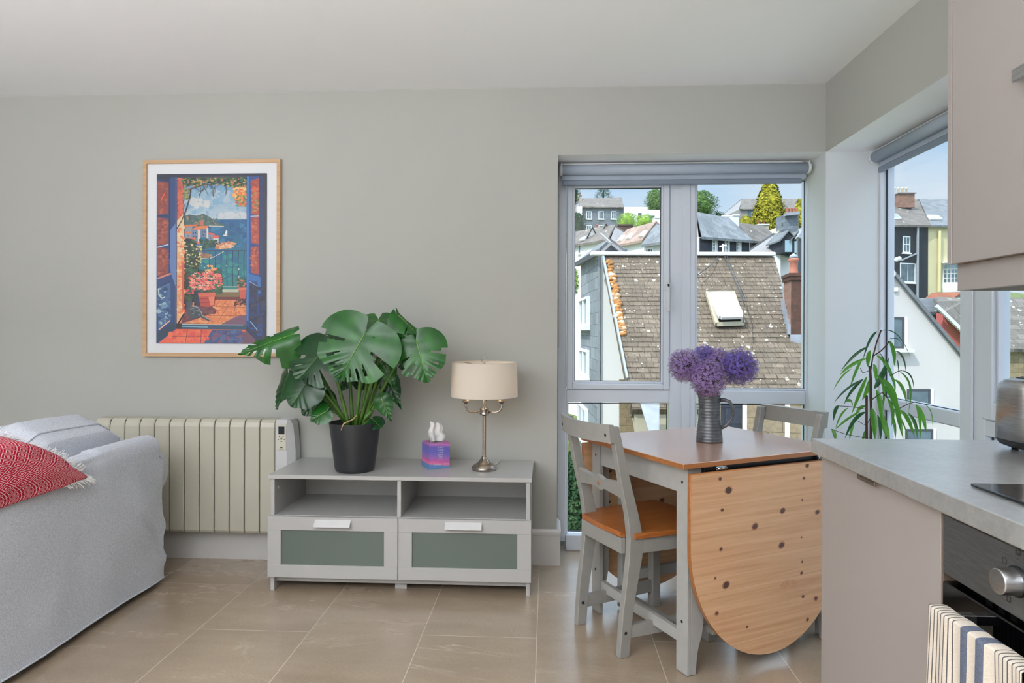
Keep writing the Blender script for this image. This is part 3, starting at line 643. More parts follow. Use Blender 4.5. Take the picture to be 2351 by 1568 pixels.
# ================================================================ MEDIA BENCH
def bench():
    X0, Y0 = -1.266, 2.973; L, D, H = 1.2, .41, .53
    t = thing('media_bench', 'long low white media bench with two open bays and two glazed drawers', 'tv bench', (X0 + L / 2, Y0 + D / 2, 0))
    b = lambda nm, a, c, d, e, f, g, mat='white_lam', par=None, bv=.0012: MB().box(X0 + a, X0 + c, Y0 + d, Y0 + e, f, g, bv).build(nm, M[mat], par or t)
    b('top', 0, L, -.006, D, H - .018, H)
    b('side_panel', .008, .026, .004, D - .004, 0, H - .018); b('side_panel', L - .026, L - .008, .004, D - .004, 0, H - .018)
    b('divider', L / 2 - .009, L / 2 + .009, .006, D - .012, .345, H - .018)
    b('shelf', .026, L - .026, .006, D - .012, .327, .345); b('back_panel', .026, L - .026, D - .012, D - .006, .05, H - .018)
    b('plinth', .026, L - .026, .03, .046, .035, .075); b('centre_foot', L / 2 - .03, L / 2 + .025, .06, .08, 0, .05)
    for k in (0, 1):
        xa = .002 + k * (L / 2 - .0005); xb = xa + L / 2 - .0035; za, zb = .068, .343; w = .062
        m = MB(); T = Matrix.Translation((X0, Y0, 0))
        for p in ((xa, xb, za, za + w - .004), (xa, xb, zb - w + .002, zb), (xa, xa + w, za + w - .004, zb - w + .002), (xb - w, xb, za + w - .004, zb - w + .002)): m.box(p[0], p[1], -.016, .003, p[2], p[3], .0012, 0, T)
        dr = m.build('drawer', M['white_lam'], t)
        MB().box(xa + w - .004, xb - w + .004, -.009, -.003, za + w - .008, zb - w + .006, 0, 0, T).build('glass_panel', M['frost'], dr)
        MB().box(xa + .02, xb - .02, .003, .35, za + .01, zb - .012, 0, 0, T).build('drawer_box', M['white_lam'], dr)
        c = (xa + xb) / 2 + (.004 if k == 0 else -.004); m = MB(); hz = zb - .030
        m.prism([T @ V(c - .082, -.016, hz + .014), T @ V(c - .082, -.038, hz - .010), T @ V(c - .082, -.041, hz - .008), T @ V(c - .082, -.041, hz - .0045), T @ V(c - .082, -.018, hz + .020), T @ V(c - .082, -.016, hz + .020)], (.164, 0, 0))
        m.build('handle', M['white_plastic'], dr)
    m = MB(); m.lathe([(0, .0), (.006, 0), (.006, .0015), (.004, .002), (0, .002)], (0, 0, 0), 16, 0, Matrix.Translation((X0 + .026, Y0 + .05, .46)) @ Matrix.Rotation(PI / 2, 4, 'Y')); m.build('cam_cap', M['white_plastic'], t)
bench()

# ================================================================ TABLE LAMP
def lamp():
    c = V(-.296, 3.145, .53); t = thing('table_lamp', 'lit brushed nickel table lamp with three arms under an oval-looking cream drum shade', 'lamp', c)
    m = MB(); m.lathe([(0, 0), (.057, 0), (.059, .003), (.059, .014), (.056, .018), (.052, .019), (.051, .022), (.047, .026), (.044, .027), (.040, .028), (.026, .040), (.017, .053), (.013, .058), (.013, .062), (.009, .062), (0, .062)], c, 48)
    m.build('base', M['brushed'], t)
    m = MB(); m.lathe([(.0085, .058), (.0085, .262)], c, 20); m.build('column', M['brushed'], t)
    hz = .276
    m = MB(); m.lathe([(0, hz - .022), (.010, hz - .021), (.013, hz - .016), (.021, hz - .015), (.023, hz - .012), (.021, hz - .009), (.021, hz + .007), (.024, hz + .010), (.020, hz + .014), (.009, hz + .022), (.0065, hz + .024), (.0065, hz + .100), (0, hz + .1)], c, 32); m.build('hub', M['brushed'], t)
    for k, a in enumerate((math.radians(196), math.radians(-8), math.radians(94))):
        dx, dy = math.cos(a), math.sin(a); R = .088 if k != 1 else .084
        P = lambda r, z: c + V(dx * r, dy * r, z)
        m = MB(); m.tube([P(.018, hz - .004), P(.05, hz - .004), P(R - .018, hz - .001), P(R - .006, hz + .008), P(R, hz + .022), P(R, hz + .044)], .0048, 10); arm = m.build('arm', M['brushed'], t)
        m = MB(); z = hz + .04; m.lathe([(0, z), (.008, z), (.009, z + .005), (.017, z + .006), (.019, z + .010), (.016, z + .013), (.012, z + .014), (.012, z + .045), (0, z + .046)], c + V(dx * R, dy * R, 0), 20); m.build('lamp_holder', M['brushed'], arm)
        m = MB(); m.lathe([(.011, 0), (.012, .006), (.018, .03), (.017, .045), (.008, .064), (0, .07)], c + V(dx * R, dy * R, z + .046), 16); m.build('bulb', M['bulb'], arm)
        l = bpy.data.lights.new('bulb_light', 'POINT'); l.energy = .07; l.color = (1, .72, .42); l.shadow_soft_size = .02
        o = bpy.data.objects.new('bulb_light', l); COL.objects.link(o); o.location = c + V(dx * (R - .035), dy * (R - .035), z + .085)
    z0, z1 = .348, .508; m = MB(); R0, R1 = .158, .154
    m.lathe([(R0, z0), (R1, z1)], c, 72); sh = m.build('lamp_shade', M['shade'], t)
    m = MB()
    for r, z in ((R0, z0), (R1, z1)): m.tube([c + V((r) * math.cos(2 * PI * k / 48), (r) * math.sin(2 * PI * k / 48), z) for k in range(48)], .0014, 5, closed=True)
    m.build('rim', M['shade'], sh)
    m = MB()
    for a in (.3, 2.4, 4.5): m.tube([c + V(0, 0, z1 - .018), c + V(R1 * math.cos(a), R1 * math.sin(a), z1 - .004)], .0015, 6)
    m.build('shade_spider', M['brushed'], sh)
    m = MB(); m.lathe([(.004, z1 - .135), (.004, z1 - .02), (.008, z1 - .018), (.009, z1 - .010), (.004, z1 - .006), (.003, z1 - .0)], c, 14)
    m.tube([c + V(.0145 * math.cos(2 * PI * k / 28), -.002, z1 + .0145 + .0145 * math.sin(2 * PI * k / 28)) for k in range(28)], .0019, 7, closed=True); m.build('finial_ring', M['brushed'], t)
    m = MB(); m.tube([c + V(.03, .05, .006), c + V(.05, .12, .004), c + V(.06, .20, .0035), c + V(.06, .24, .002)], .0028, 6); m.build('flex', M['white_plastic'], t)
lamp()

# ================================================================ TISSUE BOX
def tissue_box():
    T = Matrix.Translation((-.536, 3.198, .53)) @ Matrix.Rotation(math.radians(31), 4, 'Z'); w, h = .052, .122
    # corners: near corner faces the camera; visible faces are the -x side and the -y side
    t = thing('tissue_box', 'cube tissue box in purple, pink and blue sunset bands with a white tissue standing out', 'tissue box', (-.536, 3.198, .53), math.radians(31))
    n = NT('sunset_printed_card'); o = n.co(); sp = n.node('SeparateXYZ'); n.link(o, sp.inputs[0])
    wv = n.noise(n.co(scale=(1, 1, 2)), 9, 3)
    q = n.math('ADD', n.math('DIVIDE', sp.outputs[2], h), n.math('MULTIPLY', n.math('SUBTRACT', wv, .5), .12)); q = n.math('ADD', q, n.math('MULTIPLY', sp.outputs[0], .9))
    col = n.ramp(q, [(.02, srgb(96, 134, 184)), (.13, srgb(104, 136, 188)), (.17, srgb(226, 120, 160)), (.30, srgb(190, 96, 164)), (.42, srgb(148, 112, 182)), (.62, srgb(104, 104, 186)), (.84, srgb(110, 100, 178)), (.95, srgb(190, 120, 186)), (1.0, srgb(172, 96, 156))])
    n.set(col, .4); n.p.inputs['Roughness'].default_value = .38
    m = MB(); m.box(-w, w, -w, w, 0, h, .001, 0); m.build('carton', n.m, t, world=False)
    m = MB(); m.lathe([(.034, h + .0003), (.0, h + .0004)], (0, 0, 0), 24); m.build('opening', M['black_plastic'], t, world=False)
    m = MB(); wht = M['white_plastic']
    R = Matrix.Translation((0, -w - .0004, 0)) @ Matrix.Rotation(PI / 2, 4, 'X')
    for i, (s, z) in enumerate((('A BATH', .098), ('IS MORE', .086), ('CALM', .074), ('SPACE', .063), ('TALK', .052))): text_mesh(m, s, .0085, R @ Matrix.Translation((.004, z, 0)), 0)
    m.box(-.008, .016, -w - .0006, -w - .0001, .044, .0445); text_mesh(m, 'Kleenex', .0115, R @ Matrix.Translation((-.014, .018, 0)), 0, shear=.3); text_mesh(m, 'Balsam', .0082, R @ Matrix.Translation((.033, .018, 0)), 0, shear=.2)
    m.build('lettering', wht, t, world=False)
    m = MB()
    def f(u, v):
        a = (u - .5) * 2; wd = .034 * (1 - .25 * v) + .008 * math.sin(v * 3); x = a * wd + .004 * math.sin(v * 9) + (.012 * max(0, a) * math.exp(-((v - .35) / .12) ** 2))
        y = .006 * math.sin(a * 7 + v * 2) + .010 * math.cos(a * 3) * (1 - v) + .004 * math.sin(v * 11 + a * 3)
        return V(x, y, h - .004 + v * .094 * (1 - .05 * a + .02 * math.sin(a * 5)))
    m.grid(f, 26, 20); o = m.build('tissue', M['tissue'], t, world=False); solid(o, .0008)
tissue_box()

# ================================================================ MONSTERA
def add_leaf(mb, base, tip, nrm, width, slits=4, curl=.25, fold=.12, seed=0, mi=0, droop=.15):
    """monstera blade from base (petiole joint) to tip; nrm = which way the upper face looks"""
    R = random.Random(seed); base, tip, nrm = Vector(base), Vector(tip), Vector(nrm)
    ax = tip - base; L = ax.length; ax.normalize(); sd = ax.cross(nrm).normalized(); up = sd.cross(ax).normalized()
    NU, NV = 44, 14
    sl = {s: [.24 + .62 * (i + .5) / max(slits, 1) + R.uniform(-.02, .02) for i in range(slits)] for s in (-1, 1)}
    def half(sgn):
        g = []
        for i in range(NU + 1):
            s = i / NU
            th = math.radians(168 - 118 * min(1, s / .34)) if s < .34 else math.radians(50 - 36 * (s - .34) / .66)
            Mx = L * (.10 + .90 * max(0, (s - .16) / .84) ** 1.0)
            Mx = L * .12 * min(1, s / .16) + (L * .88 * max(0, (s - .16) / .84))
            r = width * (.50 + .16 * math.sin(PI * min(1, s / .6))) * (1 - max(0, (s - .34) / .66) ** 1.7 * .93)
            if s < .1: r *= .72 + 2.8 * s
            row = []
            for j in range(NV + 1):
                q = j / NV; rr = r * q; x = Mx + rr * math.cos(th) * (.62 if s < .34 else .8); y = rr * math.sin(th)
                rad = abs(y) / (width * .6)
                z = fold * L * q * .6 - curl * L * rad * rad - droop * L * (x / L) ** 2 + .012 * L * math.sin(s * 40) * q
                row.append(mb.bm.verts.new(base + ax * x + sd * (y * sgn) + up * z))
            g.append(row)
        for i in range(NU):
            s = (i + .5) / NU
            for j in range(NV):
                q = (j + .5) / NV; cut = False
                for kk, c in enumerate(sl[sgn]):
                    closed = (kk % 2 == 1)
                    q0 = .36 + .10 * ((kk * 37 + seed) % 3) / 2
                    w = .010 + .028 * max(0, q - q0)
                    if q > q0 and abs(s - c) < w and not (closed and q > .8): cut = True
                if cut: continue
                P = (g[i][j], g[i + 1][j], g[i + 1][j + 1], g[i][j + 1])
                f = mb.bm.faces.new(P if sgn > 0 else P[::-1]); f.smooth = True; f.material_index = mi
    half(1); half(-1)
    return ax, sd, up, L
def monstera():
    c = V(-.901, 3.09, .53)
    t = thing('potted_monstera', 'large monstera with split leaves in a charcoal pot on the white media bench', 'potted plant', c)
    m = MB(); H = .228
    m.lathe([(0, 0), (.080, 0), (.088, .004), (.092, .014), (.119, H - .004), (.119, H), (.115, H), (.112, H - .02), (.108, H - .04), (0, H - .04)], c, 56); m.build('pot', M['pot'], t)
    m = MB(); m.lathe([(.110, H - .03), (.06, H - .018), (0, H - .016)], c, 28); m.build('soil', M['soil'], t)
    W_ = lambda u, v, Y: V((math.tan(math.atan((u - 1175.5) / F_PX) - YAW)) * Y, Y, EYE - (v - HOR) / F_PX * Y * 1.0 * (1 + 0))
    # (base, tip, normal, width, slits, curl, fold, depthBase, depthTip, dark)
    leaves = [
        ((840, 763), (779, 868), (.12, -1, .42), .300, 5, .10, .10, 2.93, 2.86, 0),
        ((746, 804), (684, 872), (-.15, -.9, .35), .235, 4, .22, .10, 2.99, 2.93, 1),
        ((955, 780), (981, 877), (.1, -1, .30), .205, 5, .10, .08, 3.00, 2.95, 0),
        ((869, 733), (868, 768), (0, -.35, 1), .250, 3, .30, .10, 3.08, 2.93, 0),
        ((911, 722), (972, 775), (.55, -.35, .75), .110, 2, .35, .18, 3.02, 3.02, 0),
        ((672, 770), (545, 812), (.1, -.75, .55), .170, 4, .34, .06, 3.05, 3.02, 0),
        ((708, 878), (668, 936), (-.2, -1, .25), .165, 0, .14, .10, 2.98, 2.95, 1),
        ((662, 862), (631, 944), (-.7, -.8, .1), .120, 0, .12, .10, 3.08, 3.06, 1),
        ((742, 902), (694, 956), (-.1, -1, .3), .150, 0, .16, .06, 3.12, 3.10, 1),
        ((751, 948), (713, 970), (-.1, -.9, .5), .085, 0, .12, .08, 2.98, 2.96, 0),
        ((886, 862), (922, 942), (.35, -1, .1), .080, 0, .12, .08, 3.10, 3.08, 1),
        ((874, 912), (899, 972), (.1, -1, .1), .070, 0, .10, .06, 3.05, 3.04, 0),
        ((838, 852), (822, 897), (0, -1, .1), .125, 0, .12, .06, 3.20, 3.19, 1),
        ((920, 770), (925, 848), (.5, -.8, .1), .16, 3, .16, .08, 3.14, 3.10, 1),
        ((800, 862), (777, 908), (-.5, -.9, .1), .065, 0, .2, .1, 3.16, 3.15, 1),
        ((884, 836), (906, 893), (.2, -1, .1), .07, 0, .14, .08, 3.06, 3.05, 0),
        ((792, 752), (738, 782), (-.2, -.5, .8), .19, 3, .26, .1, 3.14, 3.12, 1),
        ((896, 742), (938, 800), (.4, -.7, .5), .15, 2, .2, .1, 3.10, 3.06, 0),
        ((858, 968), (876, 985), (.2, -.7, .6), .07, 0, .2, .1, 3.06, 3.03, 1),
    ]
    for i, (b, tp, nr, w, sl, cu, fo, d0, d1, dk) in enumerate(leaves):
        B, T_ = W_(*b, d0), W_(*tp, d1)
        m = MB(); ax, sd, up, L = add_leaf(m, B, T_, nr, w, sl, cu, fo, seed=i * 7 + 3, droop=.10)
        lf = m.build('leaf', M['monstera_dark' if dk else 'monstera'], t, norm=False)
        m = MB(); pts = []
        for k in range(9):
            x = .04 * L + .9 * L * k / 8; pts.append(B + ax * x + up * (-.10 * L * (x / L) ** 2 + .0012))
        m.tube(pts, [.0022 * (1 - .8 * k / 8) * (1.3 if w > .2 else .8) for k in range(9)], 5); m.build('midrib', M['midrib' if not dk else 'stem'], lf)
        a = math.atan2(B.y - c.y, B.x - c.x); r0 = .035 + .02 * rnd.random()
        S0 = c + V(.03 * math.cos(a) + rnd.uniform(-.012, .012), .03 * math.sin(a) * .6 + rnd.uniform(-.02, .02), H - .03)
        if B.z > S0.z + .02:
            mid = S0.lerp(B, .5) + V(0, .01, .02 + .04 * min(1, (B - S0).length / .5)); q = S0.lerp(B, .85) + V(0, 0, .035 * min(1, (B - S0).length / .4))
        else: mid = S0.lerp(B, .5) + V(0, -.01, .06); q = S0.lerp(B, .85) + V(0, 0, .04)
        pts = []
        for k in range(15):
            u = k / 14; P = (S0 * (1 - u) ** 3 + mid * 3 * u * (1 - u) ** 2 + q * 3 * u * u * (1 - u) + B * u ** 3); pts.append(P)
        thick = .0078 if (B - S0).length > .26 else .0042
        m = MB(); m.tube(pts, [thick * (1.25 - .8 * k / 14) for k in range(15)], 8); m.build('petiole', M['stem'], lf)
    m = MB()
    for a, b, r in (((-.01, 0, H - .04), (.085, -.02, H + .055), .012), ((.0, .01, H - .04), (.04, .02, H + .10), .010)):
        m.tube([c + V(*a), (c + V(*a)).lerp(c + V(*b), .5) + V(.006, 0, .004), c + V(*b)], [r, r * .9, r * .7], 10)
    m.build('main_stem', M['stem'], t)
    m = MB(); m.tube([c + V(.04, -.03, H + .06), c + V(.01, -.07, H + .02), c + V(-.02, -.115, H + .006), c + V(-.028, -.126, H - .022)], [.003, .0032, .003, .0015], 7); m.build('aerial_root', M['oak'], t)
monstera()

# ================================================================ SOFA, CUSHION, THROW
def nz(x, y, z, s=1.0): return noise.noise(V(x, y, z) * s)
def sofa():
    t = thing('sofa', 'pale grey slipcovered sofa seen from behind, at the left edge', 'sofa', (-2.2, 1.9, 0))
    Y0, Y1 = .95, 3.03; XB = -1.80
    # back: slab with soft top, seen face at XB
    def top(y):   # outline of the back
        return .695 + .010 * math.sin(y * 3) if y < 2.95 else .695
    def fback(u, v):
        # u along y, v round the section: outer face bottom -> top -> inner face bottom
        y = Y0 + (Y1 - Y0) * u; e = max(0, (u - .93) / .07); zt = .700 - .018 * math.sin((y - 1.3) * 2.0) * (y < 2.6) + .006 * nz(y * 4, 1, 0)
        per = [(0.0, XB, .03), (.40, XB, zt - .05), (.455, XB - .012, zt - .012), (.5, XB - .045, zt), (.56, XB - .085, zt - .004), (.62, XB - .115, zt - .03), (.68, XB - .125, zt - .08), (1.0, XB - .130, .30)]
        for a, b in zip(per, per[1:]):
            if a[0] <= v <= b[0]:
                k = (v - a[0]) / (b[0] - a[0]); x = a[1] + (b[1] - a[1]) * k; z = a[2] + (b[2] - a[2]) * k; break
        if v < .45:
            h = z / .7
            w = .008 * math.sin(y * 9 + 3.5 * z) * (1 - h) + .013 * nz(y * 2.2, z * 1.6, 2) + .006 * nz(y * 7, z * 5, 5)
            fl = .012 * max(0, .25 - z) / .25
            dg = .022 * math.exp(-((z - .30 - (3.0 - y) * .9) / .05) ** 2) * max(0, (y - 2.72) / .3) * 1.0 + .016 * math.exp(-((z - .16 - (3.0 - y) * 1.2) / .03) ** 2) * max(0, (y - 2.7) / .3)
            x += w + fl + dg
        y2 = y
        if e > 0 and z > .59: y2 = y - .035 * e
        return V(x, y2, z)
    m = MB(); m.grid(fback, 120, 60); bk = m.build('back', M['sofa'], t); 
    m = MB()   # side end of the back
    zz = [.03 + k * .04 for k in range(18)]
    m.grid(lambda u, v: V(XB + .004 - .14 * u + .006 * math.sin(v * 6), Y1 - .003 + (-.035 if (.03 + .635 * v) > .6 else 0) + .012 * math.sin(u * PI), .03 + .635 * v), 8, 24); m.build('end_panel', M['sofa'], t)
    # hem of the cover
    m = MB(); m.tube([fback(k / 60, 0.0) + V(.002, 0, .001) for k in range(61)], .0035, 5); m.build('hem', M['sofa'], t)
    # far arm with its roll, its end showing past the back
    m = MB(); cy, cz, r = 3.028, .520, .102
    n = 30
    def farm(u, v):
        a = v * 2 * PI; rr = r * (1 + .05 * nz(u * 5, 1 + math.sin(a), 1))
        x = XB + .004 - u * .82; k = min(1, u / .05); k = max(.002, math.sqrt(max(0, 1 - (1 - k) ** 2))); return V(x, cy + rr * k * math.cos(a) - .004, cz + rr * k * math.sin(a))
    m.grid(farm, 60, 30); arm = m.build('arm', M['sofa'], t)
    m = MB(); m.box(XB - .80, XB - .03, 2.90, 3.045, .04, .50, .02, seg=2); m.build('arm_side', M['sofa'], t)
    MB().box(XB - .85, XB - .16, Y0 + .05, 2.90, .06, .40, .03, seg=2).build('seat', M['sofa'], t)
    m = MB(); m.box(XB - .84, XB - .18, Y0 + .1, 2.88, .40, .46, .025, seg=3); m.build('seat_cushion', M['sofa'], t)
    for y in (1.05, 2.70):
        for x in (XB - .045, XB - .78):
            m = MB(); m.lathe([(0, 0), (.018, 0), (.024, .01), (.024, .065), (0, .065)], (x, y, 0), 16); m.build('leg', M['black_plastic'], t)
    # back cushion
    cu = thing('sofa_cushion', 'plump pale grey box cushion with piped edges standing behind the sofa back', 'cushion', (-2.03, 2.5, .46))
    Yc0, Yc1 = 2.18, 2.925
    def sec(y):
        u = (y - Yc0) / (Yc1 - Yc0); pl = math.sin(PI * min(1, max(0, u))) ** .6
        return .772 + .018 * pl - .16 * max(0, (.42 - u) / .42) - .03 * max(0, (u - .9) / .1)
    def fc(u, v):
        y = Yc0 + (Yc1 - Yc0) * u; zt = sec(y); e = (1 - abs(2 * u - 1) ** 8)
        pts = [(-1.985, .46), (-1.945 + .02 * e, .60), (-1.945 + .01, zt - .045), (-1.985, zt - .012), (-2.08, zt + .032), (-2.13, zt + .015), (-2.18, zt - .06), (-2.22, .46)]
        q = v * (len(pts) - 1); i = min(int(q), len(pts) - 2); k = q - i; a, b = pts[i], pts[i + 1]
        w = .006 * nz(y * 6, v * 5, 3)
        y2 = y + (.0 if 0 < u < 1 else 0) - (.022 * math.cos(PI * (q / 7 - .5)) * 0)
        return V(a[0] + (b[0] - a[0]) * k + w, y2 + .02 * math.sin(PI * k) * (u - .5) * 0, a[1] + (b[1] - a[1]) * k + w)
    m = MB(); m.grid(fc, 40, 42)
    for u in (0, 1):
        m.bm.verts.ensure_lookup_table(); ring = [fc(u, v / 42) for v in range(43)]; cc = sum(ring, V(0, 0, 0)) / 43 + V(0, .035 if u else -.035, 0)
        prev = [m.bm.verts.new(p) for p in ring]
        for s_ in (.75, .4):
            nxt = [m.bm.verts.new(cc + (p - cc) * s_ + V(0, (.012 * (1 - s_) if u else -.012 * (1 - s_)), 0)) for p in ring]
            for a, b, c2, d in zip(prev, prev[1:], nxt[1:], nxt): f = m.bm.faces.new((a, b, c2, d)); f.smooth = True
            prev = nxt
        ctr = m.bm.verts.new(cc)
        for a, b in zip(prev, prev[1:]): f = m.bm.faces.new((a, b, ctr)); f.smooth = True
    bmesh.ops.remove_doubles(m.bm, verts=m.bm.verts, dist=.0005)
    m.build('cover', M['sofa'], cu)
    m = MB()
    for vi in (3.0 / 7, 5.0 / 7): m.tube([fc(k / 40, vi) + V(0, 0, .002) for k in range(41)], .0042, 7)
    m.tube([fc(1, v / 30) + V(0, .003, 0) for v in range(4, 20)], .004, 7)
    m.build('piping', M['sofa'], cu)
    # throw over the back
    n = NT('red_diamond_throw'); uvn = n.node('UVMap'); uvn.uv_map = 'UVMap'; sp = n.node('SeparateXYZ'); n.link(uvn.outputs[0], sp.inputs[0])
    dst = n.noise(uvn.outputs[0], 60, 2); 
    fx = n.math('ABSOLUTE', n.math('SUBTRACT', n.math('FRACT', n.math('MULTIPLY', sp.outputs[0], 19.0)), .5)); fy = n.math('ABSOLUTE', n.math('SUBTRACT', n.math('FRACT', n.math('MULTIPLY', sp.outputs[1], 15.0)), .5))
    d = n.math('ADD', fx, fy); st = n.math('SINE', n.math('ADD', n.math('MULTIPLY', d, 2 * PI * 4.5), n.math('MULTIPLY', dst, .4)))
    msk = n.ramp(st, [(.52, (0, 0, 0)), (.62, (1, 1, 1))])
    n.set(n.mix(msk, srgb(188, 30, 56), srgb(234, 196, 200)), .9, spec=.1); wv = n.noise(n.co(), 700, 2); n.bump(wv, .3, .001)
    th = thing('throw_blanket', 'red and white diamond-woven throw with white fringe over the sofa back', 'throw', (-1.8, 2.1, .6))
    Yt0 = 1.25
    def ft(u, v):
        # u: from near (left in view) to the fringed end; v: from hanging front edge up over the back
        if v < .42: ye = 2.485 - .13 * (abs(v - .24) / .24) ** 3 if v < .24 else 2.485 - .06 * ((v - .24) / .18) ** 2
        elif v < .62: ye = 2.425 - .10 * (v - .42) / .2
        else: ye = 2.325 - .34 * (v - .62) / .38
        y = Yt0 + (ye - Yt0) * u
        drop = .612 - .020 * (1 - u) - .004 * max(0, (u - .80) / .2) ** 2
        crest = .792 + .010 * math.sin(y * 7) - .100 * max(0, (y - 2.22) / .25) ** 1.4
        if v < .42: k = v / .42; x = XB + .022 + .012 * math.sin(k * PI) + .006 * nz(y * 5, k * 3, 1) - .012 * k; z = drop + (crest - .035 - drop) * k
        elif v < .62: k = (v - .42) / .2; a = k * PI * .6; x = XB + .01 - .060 * (1 - math.cos(a)); z = crest - .035 + .038 * math.sin(a)
        else: k = (v - .62) / .38; x = XB - .07 - .15 * k; z = crest + .004 + .022 * math.sin(k * PI * .8) + .008 * k
        bl = .010 * nz(y * 3.5, v * 3, 7); return V(x + bl, y, z + bl * .8)
    m = MB(); m.grid(ft, 70, 46, uv=(1.0, .8)); 
    for k in range(len(m.bm.loops.layers.uv)): pass
    o = m.build('cloth', n.m, th); o.data.uv_layers[0].name = 'UVMap'; solid(o, .006, 0)
    m = MB(); R = random.Random(5)
    for k in range(330):
        v = k / 329 * .98 + R.uniform(-.004, .004); v = min(1, max(0, v)); p = ft(1, v); q = ft(.985, v); dr = (p - q).normalized()
        L = R.uniform(.024, .044); side = V(R.uniform(-.3, .5), R.uniform(-.3, .35), R.uniform(-.7, .25) + (.55 if v > .36 else 0))
        pts = [p - dr * .004, p + (dr + side * .35) * L * .5, p + (dr * .8 + side * .8 + V(.15, 0, -.25 if v < .36 else .2)) * L]
        m.tube(pts, [.0022, .0019, .0010], 4, sm=False)
    m.build('fringe', M['tissue'], th)
sofa()
# ================================================================ GATELEG TABLE
def table():
    TH = math.radians(28); t = thing('gateleg_table', 'grey gateleg table with pine top and both rounded pine leaves folded down', 'table', (.461, 2.275, 0), TH)
    LX, LY = .78, .67; bb = lambda nm, mats, m: m.build(nm, mats, t, world=False)
    m = MB(); m.box(0, LX, 0, LY, .721, .740, .002); bb('tabletop', M['pine_top'], m)
    m = MB()
    for a in ((0, LX, -.0008, .0005), (0, LX, LY - .0005, LY + .0008)): m.box(a[0] + .001, a[1] - .001, a[2], a[3], .7225, .7385)
    for a in ((-.0008, .0005), (LX - .0005, LX + .0008)): m.box(a[0], a[1], .001, LY - .001, .7225, .7385)
    bb('top_edge', M['pine_edge'], m)
    kn = [(.141, .682, .006), (.179, .639, .013), (.151, .574, .006), (.301, .499, .012), (.146, .44, .006), (.434, .54, .011), (.557, .693, .008), (.541, .648, .005), (.532, .569, .0035), (.611, .515, .009), (.429, .416, .012), (.529, .431, .0035), (.533, .341, .004), (.53, .3, .0055), (.121, .344, .004), (.169, .313, .013), (.538, .212, .006), (.604, .194, .008), (.128, .222, .007), (.266, .15, .005), (.561, .123, .006)]
    def leaf(y, sgn, ks):
        cx, a, cz, b = .385, .37, .465, .43; pts = [(cx - a, .706), (cx + a, .706)]
        pts += [(cx + a * math.cos(-k * PI / 40), cz + b * math.sin(-k * PI / 40)) for k in range(0, 41)]
        m = MB(); m.prism([(x, y, z) for x, z in pts], (0, .018, 0), sm=True, bev=.0015)
        for f in m.bm.faces:
            f.normal_update()
            if abs(f.normal.y) < .9: f.material_index = 1
        yy = y - .0003 if sgn < 0 else y + .0183
        R = random.Random(3)
        for x, z, r in ks:
            for rr, mi, e in ((r * 1.4, 3, .0), (r, 2, .0003)):
                ang = R.uniform(-.4, .7); el = R.uniform(.7, .95); n = 14
                m.face([(x + rr * math.cos(2 * PI * k / n), yy - e * (1 if sgn < 0 else -1), z + rr * el * math.sin(2 * PI * k / n) + rr * .3 * math.cos(2 * PI * k / n) * ang) for k in range(n)], mi)
        return bb('drop_leaf', [M['pine_leaf_v'], M['pine_edge'], M['knot'], M['knot_ring']], m)
    l1 = leaf(-.020, -1, kn)
    k2 = [(x, z, r) for x, z, r in kn if .06 < x < .7][::2] + [(.235, .60, .016)]
    l2 = leaf(LY + .002, -1, k2)
    # growth-ring figure on the near leaf
    m = MB()
    for r in (.008, .014, .021, .029): m.tube([V(.464 + r * 1.5 * math.cos(PI * k / 16), -.0204, .259 + r * .8 * math.sin(PI * k / 16)) for k in range(17)], .0005, 4)
    m.build('grain_figure', M['knot_ring'], l1, world=False)
    for y in (.012, LY - .03):
        m = MB(); m.box(.10, .69, y, y + .018, .690, .7205, .001); bb('hinge_rail', M['black_metal'], m)
    for y, s in ((.0, 1), (LY, -1)):
        for x in (.165, .655):
            m = MB(); m.box(x - .022, x + .022, y - .003, y + .010, .7065, .7205, .002); m.tube([(x - .022, y - .004, .7135), (x + .022, y - .004, .7135)], .004, 8); bb('hinge', M['chrome'], m)
    for sx in (0, 1):
        for sy in (0, 1):
            X = lambda x: LX - x if sx else x
            Y = lambda y: LY - y if sy else y
            m = MB(); m.box(min(X(.040), X(.058)), max(X(.040), X(.058)), min(Y(.027), Y(.086)), max(Y(.027), Y(.086)), .002, .7205, .0015)
            pr = [(.0585, .7205), (.112, .7205), (.112, .20), (.110, .16), (.103, .13), (.092, .10), (.084, .07), (.080, .035), (.079, .002), (.0585, .002)]
            m.prism([(X(a), Y(.027), b) for a, b in pr], (0, .020 * (-1 if sy else 1), 0), bev=.001)
            leg = bb('leg', M['table_paint'], m)
            m = MB()
            for z in (.18, .665): m.lathe([(0, 0), (.005, 0), (.005, .001), (0, .001)], (0, 0, 0), 12, 0, Matrix.Translation((X(.0398), Y(.055), z)) @ Matrix.Rotation(-PI / 2 if not sx else PI / 2, 4, 'Y'))
            m.build('bolt', M['screw'], leg, world=False)
    for sx in (0, 1):
        x = .044 if not sx else LX - .062
        m = MB(); m.box(x, x + .018, .087, LY - .087, .625, .7205, .0015); bb('end_apron', M['table_paint'], m)
        m = MB(); m.box(x + .02, x + .055, .30, LY - .30, .03, .075, .0015); 
        m = MB(); m.box(x, x + .022, .087, LY - .087, .10, .14, .0015); bb('stretcher', M['table_paint'], m)
